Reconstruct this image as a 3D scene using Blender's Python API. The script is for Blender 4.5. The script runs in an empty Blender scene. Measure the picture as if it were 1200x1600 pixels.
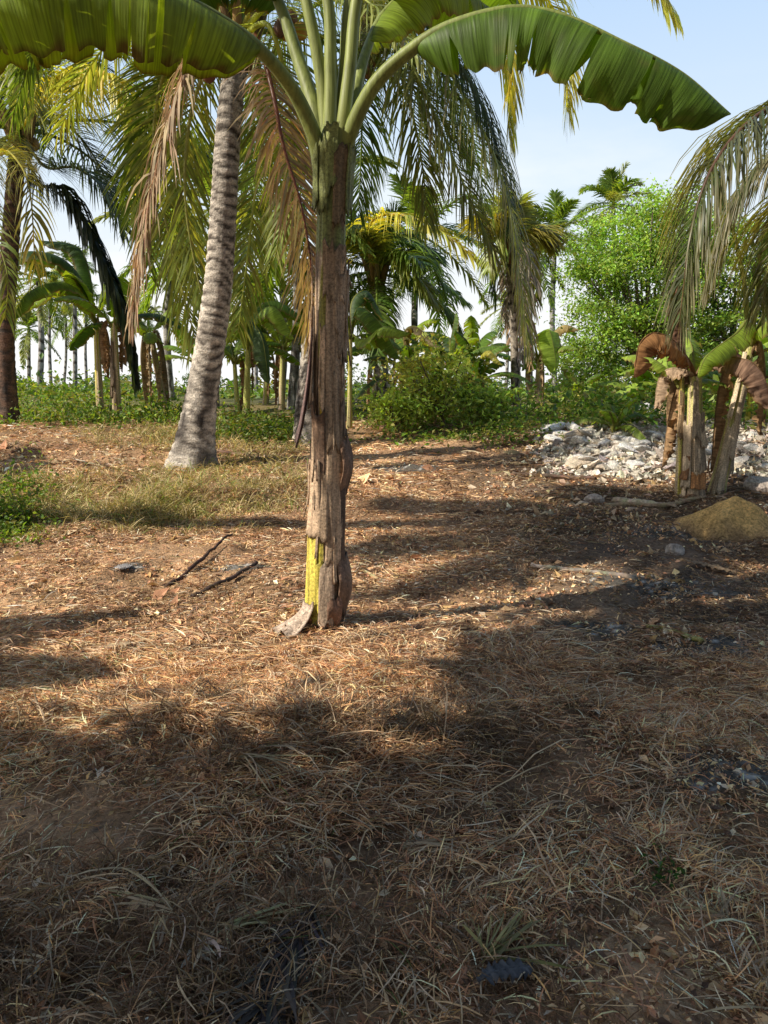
import bpy, math
import numpy as np

PI = math.pi
R = math.radians
rng = np.random.default_rng(7)
sc = bpy.context.scene
col = sc.collection

# ------------------------------------------------------------------ camera geometry
F = 1213.0                       # focal length in photo pixels (1200 x 1600)
CAM = np.array([0.0, 0.0, 1.5])
PITCH = math.atan(190.0 / F)
FWD = np.array([0, math.cos(PITCH), -math.sin(PITCH)])
UPV = np.array([0, math.sin(PITCH), math.cos(PITCH)])
RGT = np.array([1.0, 0, 0])

def ray(px, py):
    d = FWD + RGT * ((px - 600) / F) + UPV * ((800 - py) / F)
    return d / d[1]

def P(px, py, Y):
    """world point seen at photo pixel (px,py) at ground distance Y"""
    return CAM + ray(px, py) * Y

# ------------------------------------------------------------------ noise + terrain
def _h(x, y, s):
    v = np.sin(x * 127.1 + y * 311.7 + s * 74.7) * 43758.5453
    return v - np.floor(v)

def vn(x, y, s=0.0):
    x = np.asarray(x, float); y = np.asarray(y, float)
    xi = np.floor(x); yi = np.floor(y)
    fx = x - xi; fy = y - yi
    fx = fx * fx * (3 - 2 * fx); fy = fy * fy * (3 - 2 * fy)
    a = _h(xi, yi, s); b = _h(xi + 1, yi, s); c = _h(xi, yi + 1, s); d = _h(xi + 1, yi + 1, s)
    return (a * (1 - fx) + b * fx) * (1 - fy) + (c * (1 - fx) + d * fx) * fy

def fbm(x, y, s=0.0, o=4):
    t = 0.0; a = 0.5; n = 0.0
    for i in range(o):
        t = t + a * vn(x * 2 ** i, y * 2 ** i, s + i * 3.1); n += a; a *= 0.5
    return t / n

_py = np.linspace(-40, 700, 7401)
_pz = np.interp(_py, [-40, 4.5, 7, 10, 13, 16, 20, 30, 60, 120, 700],
                [0, 0, .13, .46, .73, .92, 1.04, 1.17, 1.25, 1.28, 1.3])
_k = np.exp(-0.5 * (np.arange(-25, 26) / 9.0) ** 2); _k /= _k.sum()
_pz = np.convolve(np.pad(_pz, 25, mode='edge'), _k, mode='valid')

def bump(x, y, cx, cy, rx, ry, h):
    return h * np.exp(-(((x - cx) / rx) ** 2 + ((y - cy) / ry) ** 2))

def H(x, y):
    x = np.asarray(x, float); y = np.asarray(y, float)
    z = np.interp(y, _py, _pz)
    near = np.clip(1 - (y - 30) / 40, 0, 1)
    z = z + near * (fbm(x * .55, y * .55, 1) - .5) * .22
    z = z + near * (fbm(x * 2.3, y * 2.3, 5, 3) - .5) * .10
    fine = np.clip(1 - (y - 7) / 6, 0, 1)
    z = z + fine * (fbm(x * 9, y * 9, 9, 3) - .5) * .045
    # low heaps of cut grass in the foreground
    z = z + bump(x, y, -.35, 3.05, .6, .28, .09) + bump(x, y, -.9, 3.35, .5, .2, .05)
    z = z + bump(x, y, .75, 3.3, .45, .22, .06) + bump(x, y, -1.1, 2.0, .4, .25, .06)
    z = z + bump(x, y, -4.2, 11.5, 2.2, .5, .16)          # hoed ridge on the left
    z = z + bump(x, y, 5.4, 12.6, 2.4, 1.3, .32) + bump(x, y, 3.6, 13.0, 1.3, 1.0, .12)   # rubble bank
    z = z + bump(x, y, -.38, 4.94, .5, .35, .03)
    hm = np.clip((y - 6.8) / .8, 0, 1) * np.clip((10.5 - y) / .8, 0, 1) * np.clip((-.6 - x) / .8, 0, 1)     # straw hummocks
    z = z + hm * .42 * np.clip(fbm(x * 1.25, y * 1.9, 141, 2) - .46, 0, .4)
    return z

def hz(x, y):
    return float(H(np.array([x]), np.array([y]))[0])

def G(px, py):
    """ground point seen at photo pixel"""
    d = ray(px, py)
    Y = np.concatenate([np.linspace(1.2, 30, 6000), np.linspace(30, 300, 6000)])
    p = CAM[None] + d[None] * Y[:, None]
    below = p[:, 2] < H(p[:, 0], p[:, 1])
    i = int(np.argmax(below)) if below.any() else len(Y) - 1
    return np.array([p[i, 0], p[i, 1], hz(p[i, 0], p[i, 1])])

def gb(px, py, Y=None):
    if Y is None:
        return G(px, py)
    q = P(px, py, Y); return np.array([q[0], Y, hz(q[0], Y)])

# ------------------------------------------------------------------ mesh building
class MB:
    def __init__(self):
        self.v = []; self.q = []; self.c = []; self.uv = []; self.n = 0
    def add(self, v, q, c, uv=None):
        v = np.asarray(v, float).reshape(-1, 3)
        q = np.asarray(q, int).reshape(-1, 4)
        c = np.asarray(c, float)
        if c.ndim == 1: c = np.tile(c, (len(v), 1))
        if uv is None: uv = np.zeros((len(v), 2))
        self.v.append(v); self.q.append(q + self.n); self.c.append(c); self.uv.append(uv)
        self.n += len(v)
    def build(self, name, mat, parent=None, origin=(0, 0, 0), smooth=True):
        v = np.concatenate(self.v) - np.asarray(origin, float)
        q = np.concatenate(self.q); c = np.concatenate(self.c); uv = np.concatenate(self.uv)
        me = bpy.data.meshes.new(name)
        me.vertices.add(len(v)); me.vertices.foreach_set('co', v.astype(np.float32).ravel())
        me.loops.add(len(q) * 4); me.loops.foreach_set('vertex_index', q.astype(np.int32).ravel())
        me.polygons.add(len(q))
        me.polygons.foreach_set('loop_start', np.arange(0, len(q) * 4, 4, dtype=np.int32))
        me.polygons.foreach_set('loop_total', np.full(len(q), 4, dtype=np.int32))
        me.polygons.foreach_set('use_smooth', np.full(len(q), smooth))
        me.update(calc_edges=True)
        at = me.attributes.new('Col', 'FLOAT_COLOR', 'POINT')
        cc = np.ones((len(v), 4), np.float32); cc[:, :3] = np.clip(c, 0, 1)
        at.data.foreach_set('color', cc.ravel())
        ul = me.uv_layers.new(name='UVMap')
        ul.data.foreach_set('uv', uv[q.ravel()].astype(np.float32).ravel())
        me.materials.append(mat)
        o = bpy.data.objects.new(name, me); col.objects.link(o)
        if parent is not None: o.parent = parent
        elif np.any(np.asarray(origin)): o.location = origin
        return o

def tag(o, label=None, cat=None, group=None, kind=None):
    if label: o['label'] = label
    if cat: o['category'] = cat
    if group: o['group'] = group
    if kind: o['kind'] = kind
    return o

def thing(name, label, cat, loc, group=None):
    o = bpy.data.objects.new(name, None); col.objects.link(o)
    o.location = [float(a) for a in loc]; o.empty_display_size = .2
    return tag(o, label, cat, group)

def nrm(v):
    return v / np.maximum(np.linalg.norm(v, axis=-1, keepdims=True), 1e-9)

def bez(p0, p1, p2, n=40):
    t = np.linspace(0, 1, n)[:, None]
    return (1 - t) ** 2 * np.asarray(p0) + 2 * t * (1 - t) * np.asarray(p1) + t * t * np.asarray(p2)

def crom(pts, n=60):
    pts = [np.asarray(p, float) for p in pts]
    pts = [2 * pts[0] - pts[1]] + pts + [2 * pts[-1] - pts[-2]]
    out = []
    for i in range(1, len(pts) - 2):
        a, b, c, d = pts[i - 1:i + 3]
        t = np.linspace(0, 1, 24, endpoint=False)[:, None]
        out.append(.5 * (2 * b + (c - a) * t + (2 * a - 5 * b + 4 * c - d) * t ** 2 + (-a + 3 * b - 3 * c + d) * t ** 3))
    out.append(pts[-2][None])
    return resamp(np.concatenate(out), n)

def resamp(p, n):
    s = np.concatenate([[0], np.cumsum(np.linalg.norm(np.diff(p, axis=0), axis=1))])
    t = np.linspace(0, s[-1], n)
    return np.stack([np.interp(t, s, p[:, k]) for k in range(3)], 1)

def plen(p): return float(np.linalg.norm(np.diff(p, axis=0), axis=1).sum())

def frames(p):
    T = nrm(np.gradient(p, axis=0))
    ref = np.array([1.0, 0, 0]) if abs(T[0, 0]) < .8 else np.array([0, 1.0, 0])
    A = np.zeros_like(p); a = ref
    for i in range(len(p)):
        a = a - T[i] * np.dot(a, T[i]); a = a / np.linalg.norm(a); A[i] = a
    return T, A, np.cross(T, A)

def tube(mb, p, r, c, ns=8, flat=1.0, cap=True):
    p = np.asarray(p, float); n = len(p)
    r = np.broadcast_to(np.asarray(r, float), (n,)).copy()
    c = np.asarray(c, float)
    if cap:
        p = np.concatenate([p[:1], p, p[-1:]]); r = np.concatenate([[1e-4], r, [1e-4]])
        if c.ndim == 2: c = np.concatenate([c[:1], c, c[-1:]])
        n += 2
        T, A, B = frames(p[1:-1]); A = np.concatenate([A[:1], A, A[-1:]]); B = np.concatenate([B[:1], B, B[-1:]])
    else:
        T, A, B = frames(p)
    th = np.linspace(0, 2 * PI, ns, endpoint=False)
    v = p[:, None] + r[:, None, None] * (np.cos(th)[None, :, None] * A[:, None] + flat * np.sin(th)[None, :, None] * B[:, None])
    i, j = np.meshgrid(np.arange(n - 1), np.arange(ns), indexing='ij')
    j2 = (j + 1) % ns
    q = np.stack([i * ns + j, i * ns + j2, (i + 1) * ns + j2, (i + 1) * ns + j], -1)
    cc = c if c.ndim == 1 else np.repeat(c, ns, axis=0)
    uv = np.stack(np.meshgrid(np.linspace(0, 1, n), th / (2 * PI), indexing='ij'), -1).reshape(-1, 2)
    mb.add(v, q, cc, uv)

def grid_q(n, m):
    i, j = np.meshgrid(np.arange(n - 1), np.arange(m - 1), indexing='ij')
    return np.stack([i * m + j, (i + 1) * m + j, (i + 1) * m + j + 1, i * m + j + 1], -1)

# ------------------------------------------------------------------ materials
def new_mat(name):
    m = bpy.data.materials.new(name); m.use_nodes = True
    nt = m.node_tree; nt.nodes.clear()
    out = nt.nodes.new('ShaderNodeOutputMaterial')
    return m, nt, out

def N(nt, t, **kw):
    n = nt.nodes.new(t)
    for k, v in kw.items():
        if k in n.inputs.keys(): n.inputs[k].default_value = v
        else: setattr(n, k, v)
    return n

def mult(nt, a, b, fac=1.0):
    m = N(nt, 'ShaderNodeMix', data_type='RGBA', blend_type='MULTIPLY')
    m.inputs[0].default_value = fac
    nt.links.new(a, m.inputs[6])
    if isinstance(b, tuple): m.inputs[7].default_value = b
    else: nt.links.new(b, m.inputs[7])
    return m.outputs[2]

def ramp(nt, fac, stops):
    r = N(nt, 'ShaderNodeValToRGB')
    e = r.color_ramp.elements
    while len(e) < len(stops): e.new(.5)
    for k, (p, c) in enumerate(stops):
        e[k].position = p; e[k].color = (c, c, c, 1) if np.isscalar(c) else (*c, 1)
    nt.links.new(fac, r.inputs[0])
    return r.outputs[0]

def mat_leaf(name, trans=.35, rough=.5, tcol=(1.5, 1.35, .45, 1), veins=0, spec=.4, nscale=6):
    m, nt, out = new_mat(name)
    at = N(nt, 'ShaderNodeAttribute', attribute_name='Col')
    tc = N(nt, 'ShaderNodeTexCoord')
    no = N(nt, 'ShaderNodeTexNoise', Scale=nscale, Detail=3.0)
    nt.links.new(tc.outputs['Object'], no.inputs['Vector'])
    c = mult(nt, at.outputs['Color'], ramp(nt, no.outputs[0], [(.3, .72), (.7, 1.25)]))
    pr = N(nt, 'ShaderNodeBsdfPrincipled', Roughness=rough)
    pr.inputs['Specular IOR Level'].default_value = spec
    if veins:
        mp = N(nt, 'ShaderNodeMapping'); mp.inputs['Scale'].default_value = (veins, 1.2, 1)
        nt.links.new(tc.outputs['UV'], mp.inputs[0])
        n2 = N(nt, 'ShaderNodeTexNoise', Scale=1.0, Detail=2.0)
        nt.links.new(mp.outputs[0], n2.inputs['Vector'])
        c = mult(nt, c, ramp(nt, n2.outputs[0], [(.32, .62), (.5, .95), (.68, 1.3)]))
        b = N(nt, 'ShaderNodeBump', Strength=.35, Distance=.01)
        nt.links.new(n2.outputs[0], b.inputs['Height']); nt.links.new(b.outputs[0], pr.inputs['Normal'])
    nt.links.new(c, pr.inputs['Base Color'])
    tr = N(nt, 'ShaderNodeBsdfTranslucent')
    nt.links.new(mult(nt, c, tcol), tr.inputs[0])
    mx = N(nt, 'ShaderNodeMixShader'); mx.inputs[0].default_value = trans
    nt.links.new(pr.outputs[0], mx.inputs[1]); nt.links.new(tr.outputs[0], mx.inputs[2])
    nt.links.new(mx.outputs[0], out.inputs[0])
    return m

def mat_solid(name, rough=.85, scale=(30, 30, 3), lo=.55, hi=1.35, bstr=.6, bdist=.02, spec=.2, fine=0):
    m, nt, out = new_mat(name)
    at = N(nt, 'ShaderNodeAttribute', attribute_name='Col')
    tc = N(nt, 'ShaderNodeTexCoord')
    mp = N(nt, 'ShaderNodeMapping'); mp.inputs['Scale'].default_value = scale
    nt.links.new(tc.outputs['Object'], mp.inputs[0])
    no = N(nt, 'ShaderNodeTexNoise', Scale=1.0, Detail=6.0, Roughness=.62)
    nt.links.new(mp.outputs[0], no.inputs['Vector'])
    c = mult(nt, at.outputs['Color'], ramp(nt, no.outputs[0], [(.3, lo), (.5, .95), (.72, hi)]))
    hgt = no.outputs[0]
    if fine:
        n2 = N(nt, 'ShaderNodeTexNoise', Scale=float(fine), Detail=4.0, Roughness=.7)
        nt.links.new(tc.outputs['Object'], n2.inputs['Vector'])
        c = mult(nt, c, ramp(nt, n2.outputs[0], [(.35, .55), (.5, 1.0), (.68, 1.45)]))
        ad = N(nt, 'ShaderNodeMath', operation='ADD')
        nt.links.new(no.outputs[0], ad.inputs[0]); nt.links.new(n2.outputs[0], ad.inputs[1]); hgt = ad.outputs[0]
    pr = N(nt, 'ShaderNodeBsdfPrincipled', Roughness=rough)
    pr.inputs['Specular IOR Level'].default_value = spec
    nt.links.new(c, pr.inputs['Base Color'])
    b = N(nt, 'ShaderNodeBump', Strength=bstr, Distance=bdist)
    nt.links.new(hgt, b.inputs['Height']); nt.links.new(b.outputs[0], pr.inputs['Normal'])
    nt.links.new(pr.outputs[0], out.inputs[0])
    return m

M_PALM = mat_leaf('palm_leaflet', trans=.5, rough=.42, spec=.45, tcol=(1.5, 1.35, .4, 1))
M_DRYPALM = mat_leaf('dry_palm_leaflet', trans=.25, rough=.7, spec=.2, tcol=(1.2, 1.0, .8, 1))
M_BLEAF = mat_leaf('banana_leaf', trans=.46, rough=.52, spec=.35, veins=75, nscale=4, tcol=(1.7, 1.55, .35, 1))
M_DRYLEAF = mat_leaf('dry_banana_leaf', trans=.22, rough=.75, spec=.15, veins=40, tcol=(1.5, 1.0, .6, 1))
M_LEAF = mat_leaf('broad_leaf', trans=.42, rough=.5, tcol=(1.5, 1.4, .4, 1))
M_GRASS = mat_leaf('grass_blade', trans=.3, rough=.65, spec=.25, tcol=(1.2, 1.2, .6, 1))
M_STRAW = mat_leaf('straw', trans=.14, rough=.75, spec=.2, tcol=(1.2, 1.1, .8, 1), nscale=12)
M_SHEATH = mat_solid('banana_sheath', rough=.62, scale=(42, 42, 2.2), lo=.5, hi=1.4, bstr=.5, bdist=.012, spec=.3, fine=70)
M_GREENSTEM = mat_solid('green_stalk', rough=.5, scale=(55, 55, 5), lo=.55, hi=1.25, bstr=.3, bdist=.006, spec=.35)
M_PTRUNK = mat_solid('palm_bark', rough=.88, scale=(9, 9, 30), lo=.55, hi=1.3, bstr=.8, bdist=.02, fine=45)
M_BARK = mat_solid('tree_bark', rough=.9, scale=(14, 14, 4), bstr=.8, bdist=.03)
M_WOOD = mat_solid('dry_wood', rough=.85, scale=(40, 40, 40), lo=.6, hi=1.3, bstr=.5, bdist=.006)
M_ROCK = mat_solid('limestone', rough=.9, scale=(5, 5, 5), lo=.6, hi=1.2, bstr=.8, bdist=.05, fine=28)
M_SOIL = mat_solid('soil', rough=.95, scale=(3.2, 3.2, 3.2), lo=.6, hi=1.3, bstr=.9, bdist=.03, spec=.1, fine=42)
M_NUT = mat_solid('coconut_husk', rough=.5, scale=(9, 9, 9), lo=.7, hi=1.2, bstr=.2, bdist=.01, spec=.4)

def C(*a): return np.array(a, float)
def jit(c, n, a=.2, r=rng):
    c = np.asarray(c, float)
    return np.clip(c[None] * (1 + r.normal(0, a, (n, 1))) * (1 + r.normal(0, a * .35, (n, 3))), .003, 1)

# ------------------------------------------------------------------ palm fronds
def frond(path, r, L=.95, npair=64, g=.55, beta=62, colr=C(.075, .115, .025), tipc=None, width=.036, K=4, dry=False,
          one_side=0, rachis=None, lift=.12, start=.12, rad=.04):
    """path (n,3): rachis; returns an MB with rachis + leaflets hanging from it"""
    if K == 4: npair = int(npair * 1.3)
    mb = MB()
    path = resamp(np.asarray(path, float), 40)
    ln = plen(path)
    T = nrm(np.gradient(path, axis=0))
    d = path[-1] - path[0]; az = math.atan2(d[1], d[0]) if np.hypot(d[0], d[1]) > 1e-3 else r.uniform(0, 6.28)
    S0 = C(-math.sin(az), math.cos(az), 0)
    S = nrm(S0[None] - T * (T @ S0)[:, None]); Nn = np.cross(T, S)
    rc = rachis if rachis is not None else colr * 1.7 + C(.05, .04, .005)
    tube(mb, path, np.linspace(rad, .15 * rad, 40), rc, 5)
    t = np.linspace(start, .995, npair)
    for s in ((1, -1) if not one_side else (one_side,)):
        tt = np.clip(t + r.normal(0, .004, npair), 0, 1)
        x = tt * 39; i0 = np.clip(x.astype(int), 0, 38); f = (x - i0)[:, None]
        lerp = lambda A: A[i0] * (1 - f) + A[i0 + 1] * f
        p = lerp(path); Tt = nrm(lerp(T)); St = nrm(lerp(S)); Nt = nrm(lerp(Nn))
        u = (tt - start) / (1 - start)
        le = L * (0.35 + .65 * np.sin(PI * np.clip(u * .72 + .2, 0, 1)) ** .8) * (1 - .35 * u ** 3) * r.uniform(.82, 1.08, npair)
        if dry: le *= r.uniform(.5, 1.0, npair)
        b = np.radians(beta * (1 - .55 * u) + r.normal(0, 7 if not dry else 16, npair))
        d0 = Tt * np.cos(b)[:, None] + St * (s * np.sin(b))[:, None] + Nt * (lift + r.normal(0, .12, npair))[:, None]
        d0 = nrm(d0)
        gg = g * r.uniform(.6, 1.4, npair)
        V = []; cur = p.copy(); prof = [.55, 1, .9, .62, .05] if K == 4 else [.6, 1, .1]
        w = width * r.uniform(.75, 1.15, npair) * np.clip(.55 + u * 2.5, 0, 1)
        sway = r.normal(0, .12, (npair, 3))
        for k in range(K + 1):
            dk = nrm(d0 + C(0, 0, -1)[None] * (gg * 2.0 * (k / K) ** 1.3)[:, None] + sway * (k / K))
            wv = Tt - dk * np.sum(Tt * dk, 1, keepdims=True)
            wv = nrm(wv + .15 * np.cross(dk, Tt))
            hw = (w * prof[k] * .5)[:, None]
            V += [cur - wv * hw, cur + wv * hw]
            cur = cur + dk * (le / K)[:, None]
        V = np.stack(V, 1)                              # npair, 2(K+1), 3
        base = np.arange(npair)[:, None] * (2 * (K + 1))
        q = np.concatenate([np.stack([base[:, 0] + 2 * k, base[:, 0] + 2 * k + 1, base[:, 0] + 2 * k + 3, base[:, 0] + 2 * k + 2], 1) for k in range(K)])
        cl = jit(colr, npair, .22, r)
        cc = np.repeat(cl[:, None], 2 * (K + 1), 1)
        tp = tipc if tipc is not None else colr * 1.25 + C(.03, .02, 0)
        kk = np.repeat(np.arange(K + 1), 2) / K
        mixf = (kk ** 2)[None, :, None] * r.uniform(0, 1, (npair, 1, 1))
        cc = cc * (1 - mixf) + tp[None, None] * mixf
        mb.add(V, q, cc.reshape(-1, 3))
    return mb

def frond_auto(c, az, e, L, droop, n=40):
    d = C(math.cos(az) * math.cos(e), math.sin(az) * math.cos(e), math.sin(e))
    p1 = c + d * L * .5
    hd = C(math.cos(az), math.sin(az), 0)
    p2 = p1 + d * L * .28 + hd * L * .12 * max(0, 1 - abs(e)) - C(0, 0, 1) * L * droop
    return bez(c, p1, p2, n)

def palm_trunk(mb, path, r0, r1, r, bole=1.7, ring=.17, ns=28, light=C(.62, .55, .47), dark=C(.075, .06, .05), dirt=True):
    n = int(plen(path) / .035); p = resamp(path, n)
    s = np.linspace(0, plen(path), n)
    rad = r0 + (r1 - r0) * (s / s[-1]) + r0 * (bole - 1) * np.exp(-s / .42)
    T, A, B = frames(p); th = np.linspace(0, 2 * PI, ns, endpoint=False)
    TH, SS = np.meshgrid(th, s)
    ph = (SS + .045 * np.sin(TH + 1.3) + .03 * np.sin(2 * TH + SS * 3) + .16 * (vn(SS * 3.1, TH * .6, 3) - .5)) / ring
    fr = ph - np.floor(ph)
    scar = np.exp(-((fr - .2) / .2) ** 2)
    hi = np.clip(SS / s[-1], 0, 1)
    scar = scar * (.35 + .65 * np.clip(hi * 1.8, 0, 1)) * np.clip(-.15 + 1.7 * vn(TH * 1.6 + ph.astype(int) * 3.1, ph.astype(int) * 1.7, 8), 0, 1)
    RR = rad[:, None] * (1 + .03 * (fr - .5) * 2 - .028 * scar + .06 * (fbm(TH * 1.5, SS * 2.2, 4, 3) - .5) + .10 * np.exp(-SS / .35) * np.sin(TH * 5 + 1))
    v = p[:, None] + RR[..., None] * (np.cos(TH)[..., None] * A[:, None] + np.sin(TH)[..., None] * B[:, None])
    blotch = fbm(TH * 2.1, SS * 5, 12, 4)
    k = np.clip(scar * 1.65 + .55 * np.clip((blotch - .55) * 5, 0, 1), 0, 1)[..., None]
    c = light * (.75 + .5 * fbm(TH * 3, SS * 9, 2, 3))[..., None] * (1 - k) + dark * k
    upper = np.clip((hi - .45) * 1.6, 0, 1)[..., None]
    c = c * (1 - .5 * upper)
    if dirt:
        bl = np.clip(np.exp(-((SS - .75) / .5) ** 2) * (fbm(TH * 2, SS * 4, 21, 4) - .36) * 5, 0, 1)[..., None]
        c = c * (1 - bl) + C(.06, .05, .045) * bl
    i, j = np.meshgrid(np.arange(n - 1), np.arange(ns), indexing='ij'); j2 = (j + 1) % ns
    q = np.stack([i * ns + j, i * ns + j2, (i + 1) * ns + j2, (i + 1) * ns + j], -1)
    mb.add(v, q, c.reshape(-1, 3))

def blob(mb, c, rx, ry, rz, colr, r, ns=12, nr=9, noise=.08):
    ph = np.linspace(-PI / 2, PI / 2, nr); th = np.linspace(0, 2 * PI, ns, endpoint=False)
    PH, TH = np.meshgrid(ph, th, indexing='ij')
    k = 1 + noise * (vn(TH * 1.3 + r.uniform(0, 50), PH * 2, 3) - .5) * 2
    k[:, :] = k
    v = np.stack([np.cos(PH) * np.cos(TH) * rx * k, np.cos(PH) * np.sin(TH) * ry * k, np.sin(PH) * rz * k], -1) + np.asarray(c)
    i, j = np.meshgrid(np.arange(nr - 1), np.arange(ns), indexing='ij'); j2 = (j + 1) % ns
    q = np.stack([i * ns + j, i * ns + j2, (i + 1) * ns + j2, (i + 1) * ns + j], -1)
    mb.add(v, q, colr)

GREEN = C(.12, .19, .035); OLIVE = C(.25, .29, .075); YELLOW = C(.55, .52, .09); DARK = C(.03, .055, .028)
BROWN = C(.20, .12, .065); TAN = C(.34, .25, .16); GREY = C(.30, .26, .21)

def palm(label, base, path, r0, r1, specs=(), auto=0, L=4.2, seed=1, nuts=0, group=None, ring=.17, npair=60, sheath=True,
         autoE=(75, -35), width=.029, leafL=.95, bole=1.7, autocols=(GREEN, OLIVE), skipaz=None, light=C(.62, .55, .47), K=4, name='coconut_palm', nutcol=C(.30, .20, .05)):
    r = np.random.default_rng(seed)
    base = np.asarray(base, float)
    root = thing(name, label, 'palm tree', base, group)
    path = np.asarray(path, float); top = path[-1]
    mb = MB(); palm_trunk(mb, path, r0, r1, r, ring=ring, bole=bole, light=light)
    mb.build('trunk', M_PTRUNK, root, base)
    if sheath:
        mb = MB()
        for k in range(9):                               # frond bases wrapped around the crown
            a = k * 2.4; d = C(math.cos(a), math.sin(a), 0)
            tube(mb, bez(top - C(0, 0, .35) + d * r1 * .6, top + d * r1 * 1.3, top + d * (r1 * 1.6 + .12) + C(0, 0, .45), 8), np.linspace(.09, .045, 8), jit(BROWN * .8 + C(.02, .03, 0), 1, .2, r)[0], 7, .5)
        mb.build('crown_sheath', M_BARK, root, base)
    for k in range(auto):
        a = k * 2.39996 + seed
        if skipaz and min(abs((a - skipaz[0] + PI) % (2 * PI) - PI), 9) < skipaz[1]: continue
        u = (k + .5) / auto
        e = R(autoE[0] + (autoE[1] - autoE[0]) * u ** .9 + r.normal(0, 5))
        cl = autocols[r.integers(len(autocols))] * r.uniform(.8, 1.2)
        Lk = L * r.uniform(.85, 1.1) * (.75 + .25 * min(1, u * 3))
        pth = frond_auto(top + C(0, 0, .2 * (1 - u)), a, e, Lk, .12 + .35 * u + r.uniform(0, .12))
        frond(pth, r, L=leafL, npair=npair, g=.45 + .5 * u, colr=cl, width=width, K=K).build('frond', M_PALM, root, base)
    for sp in specs:
        kw = dict(sp); pth = kw.pop('path'); dr = kw.get('dry', False)
        lab = kw.pop('label', None)
        kw.setdefault('npair', npair); kw.setdefault('width', width); kw.setdefault('L', leafL); kw.setdefault('K', K)
        o = frond(pth, r, **kw).build('dry_frond' if dr else 'frond', M_DRYPALM if dr else M_PALM, root, base)
        if lab: o['label'] = lab
    for k in range(nuts):
        a = r.uniform(0, 6.28); mb = MB()
        c = top + C(math.cos(a) * r.uniform(.22, .38), math.sin(a) * r.uniform(.22, .38), -r.uniform(.1, .5))
        blob(mb, c, .10, .10, .125, jit(nutcol, 1, .25, r)[0], r)
        mb.build('coconut', M_NUT, root, base)
    return root

# ------------------------------------------------------------------ banana leaves and plants
BG = C(.12, .21, .03); BGL = C(.24, .34, .045); BGD = C(.05, .10, .025)

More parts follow.
